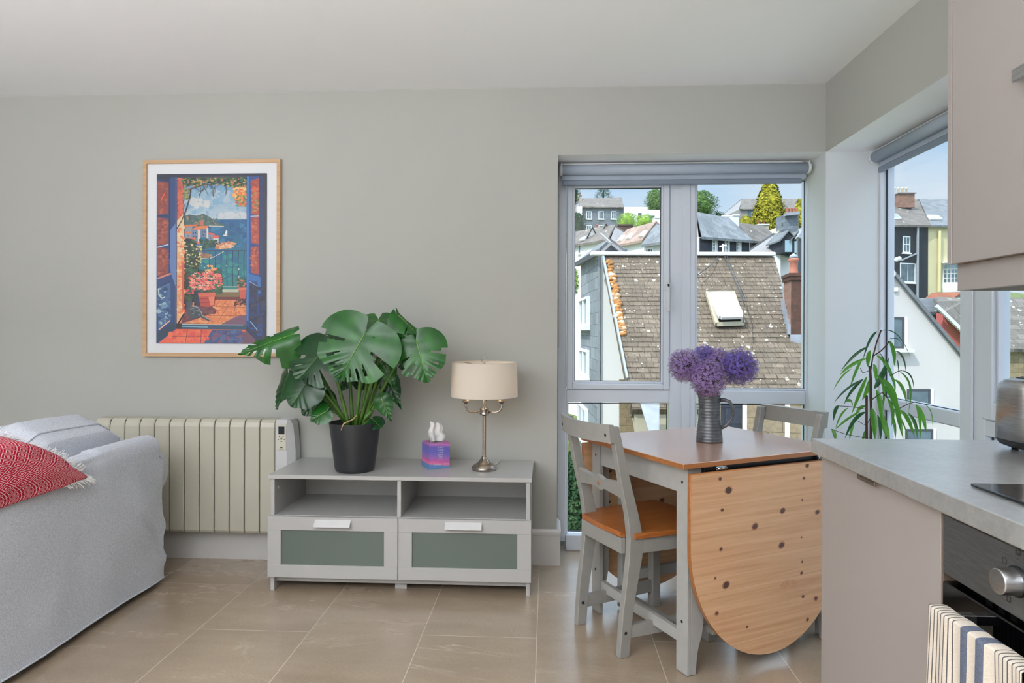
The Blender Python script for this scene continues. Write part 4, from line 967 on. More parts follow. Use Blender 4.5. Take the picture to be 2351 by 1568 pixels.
    for sy in (0, 1):   # gate frames folded behind the leaves
        Y = lambda y: LY - y if sy else y; X = (lambda x: x) if sy else (lambda x: LX - x)
        ya, yb = sorted((Y(.062), Y(.098)))
        for x, w in ((.145, .045), (.56, .035)):
            a, b = sorted((X(x), X(x + w))); m = MB(); m.box(a, b, ya, yb, .01 if w > .04 else .10, .62, .002); gp = bb('gate_post', M['table_paint'], m)
        a, b = sorted((X(.19), X(.56)))
        for z in (.12, .575): m = MB(); m.box(a, b, ya + .006, yb - .006, z, z + .042, .001); bb('gate_rail', M['table_paint'], m)
M['pine_leaf_v'] = mk_pine('pine_leaf_boards', (206, 154, 112), (217, 169, 127), (228, 186, 146), rot=(PI / 2, 0, 0), plank=.098)
table()

# ================================================================ CHAIRS
def chair():
    t = thing('dining_chair', 'grey painted chair with orange pine seat pushed under the near left end of the table', 'chair', (0, 0, 0), 0, None)
    P = M['chair_paint']; bb = lambda nm, mats, m, p=None: m.build(nm, mats, p or t, world=False)
    CY = .155
    def rear(s):
        y0 = CY + s * .150
        pr = [(.0, 0), (.012, .16), (.028, .28), (.038, .37), (.040, .43), (.028, .52), (-.006, .66), (-.044, .845)]; w = [.042, .046, .052, .060, .058, .048, .040, .030]
        m = MB(); sec = []
        for (x, z), ww in zip(pr, w):
            yy = y0 + s * (.012 * (z / .85))
            sec.append([m.bm.verts.new((x + a * ww, yy + b * .014, z)) for a, b in ((0, -1), (1, -1), (1, 1), (0, 1))])
        for A, B in zip(sec, sec[1:]):
            for k in range(4): m.bm.faces.new((A[k], A[(k + 1) % 4], B[(k + 1) % 4], B[k]))
        m.bm.faces.new(sec[0][::-1]); m.bm.faces.new(sec[-1])
        bmesh.ops.bevel(m.bm, geom=list(m.bm.edges), offset=.002, segments=1, affect='EDGES')
        lg = bb('leg', P, m)
        m = MB()
        for x, z in ((-.0005, .09), (.044, .385)): m.lathe([(0, 0), (.006, 0), (.006, .0015), (0, .0015)], (0, 0, 0), 12, 0, Matrix.Translation((x + .025, y0 - .0142 - .006 * z, z)) @ Matrix.Rotation(PI / 2, 4, 'X'))
        bb('screw', M['screw'], m, lg)
    rear(-1); rear(1)
    for s in (-1, 1):
        y = CY + s * .172; m = MB(); m.box(.385, .425, y - .019, y + .019, 0, .430, .002); bb('leg', P, m)
    m = MB(); y0, y1 = CY - .205, CY + .205
    pts = [(.056, CY - .182), (.40, y0), (.425, y0 + .01), (.437, y0 + .045), (.440, CY), (.437, y1 - .045), (.425, y1 - .01), (.40, y1), (.056, CY + .182), (.056, CY + .138), (.020, CY + .136), (.014, CY), (.020, CY - .136), (.056, CY - .138)]
    m.prism([(a, b, .4305) for a, b in pts], (0, 0, .0195), bev=.0025); bb('seat', M['pine_seat'], m)
    for a in (((.056, CY - .155), (.390, CY - .178)), ((.056, CY + .155), (.390, CY + .178)), ((.03, CY - .14), (.03, CY + .14)), ((.405, CY - .16), (.405, CY + .16))):
        m = MB(); m.bar((*a[0], .4), (*a[1], .4), .020, .056, bev=.001); bb('seat_rail', P, m)
    for s in (-1, 1):
        m = MB(); m.bar((.03, CY + s * .150, .090), (.392, CY + s * .172, .090), .020, .048, bev=.001); st = bb('stretcher', P, m)
        m = MB(); m.lathe([(0, 0), (.006, 0), (.006, .001), (0, .001)], (0, 0, 0), 12, 0, Matrix.Translation((.23, CY + s * .163 - .0112, .09)) @ Matrix.Rotation(PI / 2, 4, 'X')); bb('screw', M['screw'], m, st)
    m = MB(); m.bar((.225, CY - .152, .092), (.225, CY + .152, .092), .034, .022, bev=.001); bb('stretcher', P, m)
    m = MB(); n = 18; sec = []      # curved top rail
    for k in range(n + 1):
        a = k / n * 2 - 1; y = CY + a * .176; x = -.050 - .032 * (1 - a * a); hh = .072; zb = .785 + .004 * a * a
        sec.append([m.bm.verts.new((x + dx, y, z)) for dx, z in ((0, zb), (.020, zb - .002), (.012, zb + .064), (-.008, zb + .066))])
    for A, B in zip(sec, sec[1:]):
        for k in range(4): m.bm.faces.new((A[k], A[(k + 1) % 4], B[(k + 1) % 4], B[k]))
    m.bm.faces.new(sec[0][::-1]); m.bm.faces.new(sec[-1]); tr = bb('top_rail', P, m)
    m = MB()
    for s in (-1, 1): m.lathe([(0, 0), (.006, 0), (.006, .0015), (0, .0015)], (0, 0, 0), 12, 0, Matrix.Translation((-.0555 - .0045, CY + s * .155, .815)) @ Matrix.Rotation(-PI / 2 - .12, 4, 'Y'))
    bb('screw', M['screw'], m, tr)
    m = MB(); A = []                # bow-tie middle rail
    pr = [(-.152, .066, 0), (-.08, .046, .0), (-.034, .032, .0), (-.022, .044, 0), (-.011, .058, 0), (.011, .058, 0), (.022, .044, 0), (.034, .032, 0), (.08, .046, 0), (.152, .066, 0)]
    top = [(y, h / 2) for y, h, _ in pr]; bot = [(y, -h / 2) for y, h, _ in pr][::-1]
    z0 = .605; R = Matrix.Translation((.012, CY, z0)) @ Matrix.Rotation(-.22, 4, 'Y')
    m.prism([R @ V(0, a, b) for a, b in top + bot], R.to_3x3() @ V(.018, 0, 0), bev=.002); mr = bb('middle_rail', P, m)
    m = MB(); m.lathe([(.0, -.0006), (.0085, -.0006), (.0085, .0)], (0, 0, 0), 18, 0, R @ Matrix.Rotation(PI / 2, 4, 'Y')); bb('finger_hole', M['pine_edge'], m, mr)
    return t
ch = chair(); ch.location = (.262, 2.437, 0); ch.rotation_euler = (0, 0, math.radians(28))
ch2 = copy_tree(ch); ch2.location = (.962, 3.095, 0); ch2.rotation_euler = (0, 0, math.radians(208))
ch2['label'] = 'grey painted chair beyond the table, only its back rail showing, by the corner pillar'
for o in (ch, ch2): o['group'] = 'painted chairs at the gateleg table'

# ================================================================ JUG AND ALLIUMS
def jug():
    c = V(.662, 2.757, .740); t = thing('stoneware_jug', 'ribbed dark grey glazed jug with a looped handle holding the alliums on the table', 'jug', c)
    prof = [(0, 0), (.050, 0), (.0535, .003)]
    for k in range(60):
        z = .004 + k * .0033; r = .0535 - .0105 * min(1, z / .10) ** 1.2 + .0015 * max(0, (z - .15) / .05)
        prof.append((r + .0011 * math.sin(z * 2 * PI / .0125), z))
    prof += [(.0435, .203), (.041, .204), (.039, .200), (.041, .12), (.047, .02), (0, .012)]
    m = MB(); m.lathe(prof, c, 56)
    for v in m.bm.verts:     # pouring lip on the left, small flutes
        d = v.co - c
        if d.z > .17: v.co.x -= .012 * ((d.z - .17) / .034) ** 2 * max(0, -d.x / .045) ** 3
    m.build('body', M['jug'], t)
    a = V(.96, -.28, 0).normalized(); q = lambda r, z: c + a * r + V(0, 0, z)
    m = MB(); m.tube([q(.040, .168), q(.058, .172), q(.078, .165), q(.092, .143), q(.093, .115), q(.083, .088), q(.066, .068), q(.046, .058)], [.0085, .0075, .007, .0068, .0068, .007, .0075, .009], 12); m.build('handle', M['jug'], t)
    m = MB(); m.lathe([(0, .14), (.040, .14)], c, 24); m.build('water', M['black_plastic'], t)
jug()
def allium(loc, r, mat, label, seed):
    c = V(*loc); R = random.Random(seed); j = V(.662, 2.757, .76)
    t = thing('allium_flower', label, 'flower', c, 0, 'alliums in the grey jug')
    m = MB(); foot = j + V(R.uniform(-.02, .02), R.uniform(-.02, .02), 0); rim = j + V((c.x - j.x) * .25, (c.y - j.y) * .25, .18); rim.x = min(max(rim.x, j.x - .03), j.x + .03)
    m.tube([foot, rim, c.lerp(rim, .4), c], .0035, 7); m.build('stem', M['stem'], t)
    m = MB(); m.sphere(c, .010, 10, 8); m.build('flower_centre', M['stem'], t)
    m = MB(); N = int(760 * (r / .082) ** 2); ga = PI * (3 - 5 ** .5)
    for k in range(N):
        z = 1 - 2 * (k + .5) / N; rr = math.sqrt(1 - z * z); th = ga * k
        d = V(rr * math.cos(th), rr * math.sin(th), z); d = (d + V(R.uniform(-.12, .12), R.uniform(-.12, .12), R.uniform(-.12, .12))).normalized()
        rad = r * R.uniform(.74, 1.0); p = c + d * rad; x, y, _ = basis(d); a0 = R.uniform(0, PI)
        m.tube([c + d * rad * .15, p], .00045, 3, mi=1, caps=False)
        L = R.uniform(.0075, .0115); tilt = R.uniform(-.15, .45)
        for q in range(6):
            a = a0 + q * PI / 3; dd = (x * math.cos(a) + y * math.sin(a)) + d * tilt; sd = (-x * math.sin(a) + y * math.cos(a)) * .0011
            b0 = p + dd * .001; m.face([b0 - sd, p + dd * L * .5 - sd * .8, p + dd * L, p + dd * L * .5 + sd * .8, b0 + sd], 0)
    m.build('flower_head', [mat, M['allium_stalk']], t, norm=False)
M['allium_stalk'] = plain('allium_stalk', (118, 96, 112), .6)
allium((.565, 2.76, 1.048), .074, M['allium'], 'mauve allium globe at the left of the bunch in the jug', 1)
allium((.640, 2.69, 1.002), .080, M['allium'], 'mauve allium globe hanging lowest, in front of the others, over the jug rim', 2)
allium((.775, 2.74, 1.045), .080, M['allium_blue'], 'violet allium globe at the right of the bunch in the jug', 3)
allium((.715, 2.83, 1.058), .066, M['allium'], 'mauve allium globe between the lowest one and the right-hand one', 4)
allium((.665, 2.86, 1.078), .058, M['allium_blue'], 'small deep violet allium globe showing behind at the top of the bunch', 5)

# ================================================================ NARROW-LEAVED FIG behind the worktop
def fig():
    t = thing('narrow_leaved_plant', 'tall houseplant with long narrow drooping leaves between the window pillar and the worktop', 'potted plant', (1.255, 2.66, 0))
    R = random.Random(11); c = V(1.255, 2.66, 0)
    m = MB(); m.lathe([(0, 0), (.085, 0), (.115, .22), (.118, .235), (.108, .235), (.10, .20), (0, .20)], c, 36); m.build('pot', M['pot'], t)
    m = MB(); m.lathe([(.1, .205), (0, .215)], c, 20); m.build('soil', M['soil'], t)
    def W_(p, Y):
        u = 1890 + p[0] / 5.6; v = 740 + p[1] / 5.6
        a = math.atan((u - 1175.5) / F_PX) - YAW; dp = Y / math.cos(a) * math.cos(a + YAW); return V(math.tan(a) * Y, Y, EYE - (v - HOR + .0029 * (u - 1175.5) * -1) / F_PX * dp)
    def lf(a, b, c2, w, Y, dk=0, dY=0):
        A, B, C = W_(a, Y), W_(b, Y + dY * .5), W_(c2, Y + dY); B2 = B * 2 - (A + C) * .5
        m = MB(); n = 12; wd = w / 5.6 / F_PX * Y * .5; prev = None; view = V(0, -1, 0) + V(R.uniform(-.5, .5), 0, R.uniform(-.1, .5))
        for k in range(n + 1):
            u = k / n; p = A * (1 - u) ** 2 + B2 * 2 * u * (1 - u) + C * u * u; tg = ((B2 - A) * (1 - u) + (C - B2) * u).normalized()
            s = tg.cross(view).normalized(); ww = wd * min(1, (math.sin(PI * min(1, u * 1.02 + .015)) ** .6)) * (1 - .35 * u); nn = s.cross(tg)
            row = [m.bm.verts.new(p - s * ww + nn * ww * .35), m.bm.verts.new(p), m.bm.verts.new(p + s * ww + nn * ww * .35)]
            if prev:
                for q in (0, 1): f = m.bm.faces.new((prev[q], prev[q + 1], row[q + 1], row[q])); f.smooth = True
            prev = row
        m.build('leaf', M['ficus_dark' if dk else 'ficus'], t, norm=False)
    data = [((690, 120), (590, 240), (510, 490), 46, 1), ((570, 320), (400, 430), (220, 640), 40, 1), ((550, 465), (360, 555), (215, 680), 50, 0), ((490, 490), (420, 620), (340, 860), 52, 0), ((360, 600), (230, 710), (130, 880), 26, 0),
        ((520, 730), (300, 860), (140, 1040), 34, 1), ((510, 740), (370, 880), (270, 1060), 40, 1), ((560, 700), (460, 930), (370, 1180), 56, 0), ((610, 710), (570, 850), (500, 1010), 70, 0), ((580, 850), (600, 1000), (625, 1130), 72, 0),
        ((625, 1100), (655, 1290), (672, 1520), 92, 0), ((690, 680), (775, 860), (750, 1150), 58, 0), ((660, 850), (760, 680), (845, 450), 80, 1), ((850, 240), (895, 390), (915, 570), 92, 0), ((750, 105), (960, 170), (1130, 480), 18, 1),
        ((850, 215), (970, 225), (1017, 345), 15, 1), ((930, 370), (1025, 450), (1065, 650), 28, 1), ((690, 430), (820, 560), (930, 840), 58, 0), ((770, 730), (880, 880), (965, 1060), 88, 0), ((790, 820), (920, 1020), (1000, 1300), 76, 0),
        ((920, 740), (1020, 850), (1075, 1050), 56, 0), ((990, 640), (1115, 830), (1095, 1160), 42, 0), ((1010, 620), (1125, 690), (1165, 855), 22, 1), ((690, 870), (740, 1080), (765, 1380), 76, 0), ((1000, 1130), (1095, 1260), (1175, 1470), 58, 0),
        ((1090, 1160), (1170, 1300), (1215, 1510), 58, 0), ((1190, 1050), (1240, 1210), (1250, 1510), 44, 0), ((1225, 1080), (1290, 1240), (1325, 1425), 56, 0), ((1290, 1045), (1385, 1150), (1405, 1330), 18, 0), ((545, 1155), (400, 1260), (280, 1500), 58, 1),
        ((475, 1150), (300, 1255), (160, 1380), 34, 0), ((320, 1100), (225, 1200), (160, 1380), 34, 0), ((205, 1075), (160, 1130), (135, 1270), 50, 1), ((110, 1375), (145, 1440), (165, 1530), 66, 0), ((745, 1160), (800, 1350), (860, 1530), 90, 0),
        ((950, 1050), (970, 1200), (1035, 1510), 72, 0), ((885, 1190), (920, 1330), (930, 1510), 42, 0), ((400, 1270), (360, 1400), (340, 1510), 42, 0), ((830, 980), (895, 1150), (880, 1340), 48, 0), ((640, 540), (672, 620), (680, 780), 58, 0),
        ((605, 360), (575, 470), (580, 580), 64, 0), ((700, 1190), (730, 1350), (740, 1530), 60, 1), ((830, 620), (900, 760), (925, 900), 62, 0), ((300, 1020), (350, 1010), (385, 1085), 46, 0), ((860, 1080), (1000, 1250), (1100, 1500), 40, 0),
        ((560, 1380), (530, 1450), (500, 1530), 50, 0), ((730, 400), (770, 480), (765, 560), 34, 1), ((945, 470), (965, 560), (975, 740), 20, 1), ((560, 1080), (470, 1110), (420, 1210), 46, 0), ((1120, 1190), (1180, 1270), (1230, 1420), 30, 1)]
    for i, (a, b, c2, w, dk) in enumerate(data): lf(a, b, c2, w, 2.66 + R.uniform(-.10, .12), dk, R.uniform(-.08, .08))
    m = MB()
    for pts, r in (([(565, 1600), (560, 1250), (560, 940)], .0048), ([(615, 1600), (618, 1200), (615, 760), (600, 560)], .0048), ([(600, 700), (640, 440), (690, 250), (745, 100)], .0026), ([(650, 430), (740, 370), (820, 290), (850, 240)], .0024), ([(860, 690), (960, 630), (1010, 620)], .0014),
        ([(620, 1200), (560, 1330), (450, 1270)], .0014), ([(560, 1120), (400, 1090), (205, 1075)], .0014), ([(960, 1120), (1090, 1050), (1190, 1020)], .0016), ([(620, 1000), (760, 900), (960, 1120)], .002), ([(600, 620), (510, 650), (480, 590)], .0013), ([(560, 1490), (300, 1440), (110, 1375)], .0013)):
        P = [W_(p, 2.66) for p in pts]
        if pts[0][1] >= 1500: P = [V(c.x + (P[0].x - c.x) * .6, 2.66, .21)] + P
        m = MB(); m.tube(P, r, 6); m.build('stem', M['bark'], t)
    # the lower stems down to the pot
    for k in range(14):
        z = R.uniform(.45, .78); a = R.uniform(0, 2 * PI); r = R.uniform(.06, .16); A = V(1.255 + .02 * math.cos(a), 2.66 + .02 * math.sin(a), z + .1); C = V(1.255 + r * math.cos(a), 2.66 + r * math.sin(a), z - .12)
fig()

# ================================================================ KITCHEN
def kitchen():
    X0, XB, YE = .695, 1.38, 1.794
    m = MB(); m.box(X0, XB, -1.2, YE, .871, .909, .0025, 0, None, 2); tag(m.build('worktop', M['worktop']), 'grey concrete-effect kitchen worktop running along the right', 'worktop')
    def cab(y0, y1, label, handle=True):
        t = thing('base_cabinet', label, 'cabinet', (1.05, (y0 + y1) / 2, 0), 0, 'kitchen base cabinets'); 
        MB().box(.737, 1.375, y0 + .001, y1 - .001, .10, .8705).build('carcass', M['cab_core'], t)
        MB().box(.76, 1.37, y0 + .001, y1 - .001, 0, .0995).build('plinth', M['cabinet'], t)
        d = MB().box(.715, .735, y0 + .0025, y1 - .0015, .105, .866, .001).build('door', M['cabinet'], t)
        yc = (y0 + y1) / 2
        m = MB(); m.box(.7005, .716, yc - .04, yc + .04, .8655, .8685, .0005); m.box(.7005, .7035, yc - .04, yc + .04, .858, .867, .0005); m.build('edge_pull', M['brushed'], d)
        return t
    c = cab(1.2475, 1.762, 'beige handleless base cabinet at the free end of the worktop, left of the oven')
    MB().box(.7165, 1.375, 1.7625, 1.778, 0, .8705, .001).build('end_panel', M['cabinet'], c)
    # oven
    t = thing('built_in_oven', 'built-in steel oven with a round control knob and black glass door under the worktop', 'oven', (1.05, .945, 0))
    oy0, oy1 = .648, 1.2405
    MB().box(.742, 1.37, oy0, oy1, .10, .866).build('housing', M['black_metal'], t)
    MB().box(.7165, .7415, oy1 + .0002, oy1 + .0062, .10, .868).build('side_trim', M['cab_core'], t)
    cp = MB().box(.713, .7405, oy0, oy1 - .002, .757, .8625, .0015).build('control_panel', M['oven_steel'], t)
    def knob(y):
        R = Matrix.Translation((.713, y, .812)) @ Matrix.Rotation(-PI / 2, 4, 'Y')
        m = MB(); m.lathe([(.0235, 0), (.0235, .0025), (.0, .0025)], (0, 0, 0), 36, 0, R); k0 = m.build('collar', M['black_plastic'], cp)
        m = MB(); m.lathe([(.0205, .002), (.0195, .028), (.0188, .0295), (.0175, .0300), (0, .0298)], (0, 0, 0), 40, 0, R); m.build('knob', M['steel'], cp)
    knob(1.049); knob(.84)
    Y, Z = 1.049, .812; x = .7126
    def sq(y, z, s, extra=False):
        m = MB()
        for a in ((-s, s, s - .0007, s), (-s, s, -s, -s + .0007), (-s, -s + .0007, -s, s), (s - .0007, s, -s, s)): m.box(x - .0003, x, y + a[0], y + a[1], z + a[2], z + a[3])
        if extra: m.tube([(x, y + .0022 * math.cos(a * PI / 8), z + .0022 * math.sin(a * PI / 8)) for a in range(16)], .0004, 4, closed=True)
        m.build('icon', M['ink'], cp)
    RX = Matrix(((0, 0, -1, x), (-1, 0, 0, 0), (0, 1, 0, 0), (0, 0, 0, 1)))
    sq(Y - .002, Z + .046, .0052, True)
    sq(Y + .028, Z + .022, .0044); sq(Y + .018, Z - .034, .004)
    m = MB(); m.lathe([(0, 0), (.0009, 0)], (0, 0, 0), 8, 0, Matrix.Translation((x - .0004, Y - .002, Z + .035)) @ Matrix.Rotation(-PI / 2, 4, 'Y')); m.build('icon', M['ink'], cp)
    for yy, zz in ((Y - .036, Z + .008), (Y - .030, Z - .024)):
        m = MB(); m.tube([(x, yy, zz + .005), (x, yy, zz - .002)], .0005, 4); m.tube([(x, yy + .0035, zz), (x, yy, zz - .004), (x, yy - .0035, zz)], .0005, 4); m.tube([(x, yy + .004, zz - .005), (x, yy - .004, zz - .005)], .0005, 4); m.build('icon', M['ink'], cp)
    dr = MB().box(.712, .7405, oy0, oy1 - .002, .16, .743, .002).build('door', M['oven_glass'], t)
    m = MB(); 
    for k in range(16): m.box(.7412, .7425, .70 + k * .03, .715 + k * .03, .745, .755)
    m.build('vent_slots', M['oven_steel'], t)
    hd = MB().box(.652, .668, .70, 1.176, .700, .726, .002).build('handle', M['steel'], dr)
    for y in (.73, 1.150): MB().box(.668, .713, y - .008, y + .008, .704, .720, .001).build('handle_post', M['steel'], hd)
    cab(.05, .6455, 'beige base cabinet on the camera side of the oven')
    # hob
    t = thing('glass_hob', 'black glass hob set on the worktop above the oven', 'hob', (1.03, .96, .909))
    MB().box(.772, 1.29, .68, 1.258, .9092, .9145, .002, 0, None, 2).build('glass_plate', M['hob'], t)
    m = MB()
    for a, b, r in ((.92, 1.11, .09), (1.15, 1.11, .07), (.92, .84, .07), (1.15, .84, .09)): m.tube([(a + r * math.cos(k * PI / 24), b + r * math.sin(k * PI / 24), .9146) for k in range(48)], .0006, 4, closed=True)
    m.build('zone_rings', M['screw'], t)
    # wall cabinet
    t = thing('wall_cabinet', 'beige wall cupboard above the worktop, at the right edge of the picture', 'cabinet', (1.2, 1.2, 1.37))
    MB().box(1.068, 1.381, -.6, 1.786, 1.385, 2.30).build('carcass', M['cab_core'], t)
    MB().box(1.0472, 1.381, 1.7865, 1.8045, 1.366, 2.30, .001).build('end_panel', M['cabinet'], t)
    for a, b in ((1.19, 1.783), (.592, 1.187), (-.6, .589)):
        d = MB().box(1.0472, 1.0665, a, b, 1.3655, 2.297, .001).build('door', M['cabinet'], t)
        m = MB(); yc = (a + b) / 2; m.box(1.017, 1.025, yc - .02, yc + .02, 1.738, 1.772, .001) if False else m.box(1.015, 1.024, yc - .04, yc + .030, 1.737, 1.765, .001)
        m.box(1.024, 1.048, yc - .035, yc - .025, 1.744, 1.758); m.box(1.024, 1.048, yc + .015, yc + .025, 1.744, 1.758); m.build('handle', M['steel'], d)
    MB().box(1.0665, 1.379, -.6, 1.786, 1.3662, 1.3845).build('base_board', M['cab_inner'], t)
    MB().box(1.0705, 1.0885, -.6, 1.80, 1.297, 1.3655, .001).build('pelmet', M['cabinet'], t)
    MB().box(1.0890, 1.379, -.6, 1.80, 1.298, 1.306).build('extractor_underside', M['cab_core'], t)
    # toaster
    t = thing('toaster', 'stainless steel toaster with rounded corners on a black base, on the worktop', 'toaster', (1.22, 1.67, .909))
    def rr(x0, x1, y0, y1, r, n=8):
        P = []
        for cx, cy, a0 in ((x1 - r, y1 - r, 0), (x0 + r, y1 - r, 90), (x0 + r, y0 + r, 180), (x1 - r, y0 + r, 270)):
            P += [(cx + r * math.cos(math.radians(a0 + 90 * k / n)), cy + r * math.sin(math.radians(a0 + 90 * k / n))) for k in range(n + 1)]
        return P
    def loft(m, secs, mi=0, caps=True):
        rings = [[m.bm.verts.new((x, y, z)) for x, y in P] for P, z in secs]
        for A, B in zip(rings, rings[1:]):
            for k in range(len(A)): f = m.bm.faces.new((A[k], A[(k + 1) % len(A)], B[(k + 1) % len(A)], B[k])); f.smooth = True; f.material_index = mi
        if caps: m.bm.faces.new(rings[0][::-1]); m.bm.faces.new(rings[-1])
    x0, x1, y0, y1 = 1.086, 1.366, 1.570, 1.705; z = .909
    m = MB(); loft(m, [(rr(x0 + .022, x1 - .022, y0 + .022, y1 - .022, .03), z + .006), (rr(x0 + .008, x1 - .008, y0 + .008, y1 - .008, .035), z + .012), (rr(x0 + .002, x1 - .002, y0 + .002, y1 - .002, .038), z + .022), (rr(x0 + .001, x1 - .001, y0 + .001, y1 - .001, .038), z + .026)]); m.build('base', M['black_plastic'], t)
    m = MB(); loft(m, [(rr(x0, x1, y0, y1, .038), z + .026), (rr(x0 + .004, x1 - .004, y0 + .003, y1 - .003, .038), z + .145), (rr(x0 + .007, x1 - .007, y0 + .006, y1 - .006, .038), z + .158), (rr(x0 + .016, x1 - .016, y0 + .014, y1 - .014, .034), z + .167), (rr(x0 + .032, x1 - .032, y0 + .026, y1 - .026, .03), z + .171)]); m.build('body', M['steel'], t)
    m = MB(); loft(m, [(rr(x0 + .034, x1 - .034, y0 + .030, y1 - .030, .026), z + .1712), (rr(x0 + .038, x1 - .038, y0 + .034, y1 - .034, .022), z + .1735)]); m.build('top_plate', M['black_plastic'], t)
    m = MB()
    for a in (.038, .076): m.box(x0 + .055, x1 - .055, y0 + a, y0 + a + .022, z + .1736, z + .1745)
    m.build('bread_slot', M['black_metal'], t)
    for a in (x0 + .045, x1 - .045):
        for b in (y0 + .032, y1 - .032): m = MB(); m.lathe([(0, 0), (.007, 0), (.008, .008), (0, .008)], (a, b, z), 12); m.build('foot', M['black_plastic'], t)
    # crumbs
    # towel on the oven handle
    n = NT('striped_tea_towel'); o = n.co(); sp = n.node('SeparateXYZ'); n.link(o, sp.inputs[0]); yv = sp.outputs[1]
    a = n.noise(n.co(), 800, 2)
    def band(c, w): return n.math('LESS_THAN', n.math('ABSOLUTE', n.math('SUBTRACT', yv, c)), w / 2)
    uvn = n.node('UVMap'); uvn.uv_map = 'UVMap'; s2 = n.node('SeparateXYZ'); n.link(uvn.outputs[0], s2.inputs[0]); yv = s2.outputs[0]
    thin = None
    for c in [.03 + .042 * k for k in range(7)] + [.735 + .042 * k for k in range(7)]:
        b = band(c, .011); thin = b if thin is None else n.math('MAXIMUM', thin, b)
    fat = n.math('MAXIMUM', band(.42, .085), band(.60, .085))
    base = n.ramp(a, [(.35, srgb(206, 194, 178)), (.65, srgb(226, 216, 202))])
    col = n.mix(n.math('MULTIPLY', thin, .9), base, srgb(66, 68, 74)); col = n.mix(n.math('MULTIPLY', fat, .92), col, n.ramp(a, [(.35, srgb(62, 74, 98)), (.65, srgb(98, 110, 132))]))
    n.set(col, .92, spec=.1); n.bump(a, .3, .001)
    t = thing('tea_towel', 'cream tea towel with navy stripes hanging over the oven door handle', 'towel', (.66, 1.04, .45))
    def ft(u, v):
        y = 1.158 - .220 * u; w = .0045 * math.sin(u * 14) + .003 * math.sin(u * 31 + v * 3)
        if v < .5: k = 1 - v / .5; x = .6455 - w * (.3 + k) - .004 * k; zz = .728 - k * .34; y += .010 * k * (.5 - u) * 2
        elif v < .8: k = (v - .5) / .3; a = k * PI; x = .660 - .0145 * math.cos(a) - w * .3; zz = .728 + .0035 * math.sin(a) ** .7
        else: k = (v - .8) / .2; x = .6745 + .002 * k + .3 * w; zz = .728 - k * .16
        return V(x, y, zz)
    m = MB(); m.grid(ft, 60, 60, uv=(1, 1)); o = m.build('cloth', n.m, t); o.data.uv_layers[0].name = 'UVMap'; solid(o, .0016)
kitchen()
# ================================================================ OUTSIDE: the hillside town
def P(u, v, D):
    """point seen at (u, v) whose distance along the viewing axis is D metres"""
    a = u - 1175.5; b = v - HOR; cr, sr = math.cos(ROLL), math.sin(ROLL)
    x = (a * cr - b * sr) / F_PX; z = -(a * sr + b * cr) / F_PX; c, s = math.cos(YAW), math.sin(YAW)
    return V((x * c - s) * D, (x * s + c) * D, EYE + z * D)
def onplane(u, v, p0, n):
    O = V(0, 0, EYE); d = P(u, v, 1) - O; return O + d * ((p0 - O).dot(n) / d.dot(n))
FW = V(-math.sin(YAW), math.cos(YAW), 0); RT = V(math.cos(YAW), math.sin(YAW), 0); UP = V(0, 0, 1)
def mk_slate(name, c, mort, bw, bh, lichen=None, rot=(0, 0, 0), rough=.85, lsc=9, lamt=.6, patch=None, moss=None):
    t = NT(name); o = t.co(rot=rot); br = t.node('TexBrick'); br.inputs['Scale'].default_value = 1.0
    br.inputs['Brick Width'].default_value = bw; br.inputs['Row Height'].default_value = bh; br.inputs['Mortar Size'].default_value = bh * .035; br.inputs['Bias'].default_value = -.2
    br.inputs['Color1'].default_value = srgb([x * .88 for x in c]); br.inputs['Color2'].default_value = srgb([min(255, x * 1.12) for x in c]); br.inputs['Mortar'].default_value = srgb(mort)
    t.link(o, br.inputs['Vector']); col = br.outputs[0]
    n1 = t.noise(t.co(), 1.3, 6, .65); col = t.mix(t.ramp(n1, [(.35, (0, 0, 0)), (.7, (.55, .55, .55))]), col, srgb(patch or [x * 1.15 for x in c]))
    n2 = t.noise(t.co(), 14, 5, .7); col = t.mix(t.ramp(n2, [(.4, (.35, .35, .35)), (.6, (0, 0, 0))]), col, srgb([x * .62 for x in c]))
    if lichen:
        for sc, th in ((lsc, .07), (lsc * .45, .075)):
            vo = t.node('TexVoronoi'); vo.inputs['Scale'].default_value = sc; t.link(t.co(), vo.inputs['Vector']); wn = t.noise(t.co(), lsc * 2.5, 2)
            sel = t.node('SeparateXYZ'); t.link(vo.outputs['Color'], sel.inputs[0])
            k = t.math('MULTIPLY', t.math('LESS_THAN', t.math('ADD', vo.outputs['Distance'], t.math('MULTIPLY', t.math('SUBTRACT', wn, .5), .2)), th * 2.4), t.math('GREATER_THAN', sel.outputs[0], 1 - lamt))
            col = t.mix(t.math('MULTIPLY', k, .85), col, srgb(lichen))
    t.bump(br.outputs['Fac'], -.5, .02)
    return t.set(col, rough, spec=.2)
H90 = (PI / 2, 0, 0)
M['brown_slates'] = mk_slate('lichened_brown_slates', (126, 113, 98), (66, 56, 48), .26, .172, (200, 192, 178), lsc=9, lamt=.5, patch=(104, 92, 78))
M['grey_slates'] = mk_slate('grey_roof_slates', (120, 124, 127), (80, 86, 92), .5, .28)
M['blue_slates'] = mk_slate('blue_grey_slates', (124, 129, 133), (92, 97, 102), .6, .34)
M['dark_slates'] = mk_slate('dark_wall_slates', (62, 66, 74), (40, 44, 50), .5, .25, rot=H90)
M['mid_slates'] = mk_slate('grey_wall_slates', (122, 130, 138), (78, 84, 92), .45, .26, rot=H90)
M['tower_slates'] = mk_slate('tower_wall_slates', (136, 142, 148), (74, 78, 84), .8, .34, rot=H90)
M['old_slates'] = mk_slate('old_brown_grey_slates', (116, 110, 104), (72, 68, 64), .5, .3, (176, 172, 160), lsc=4, lamt=.3)
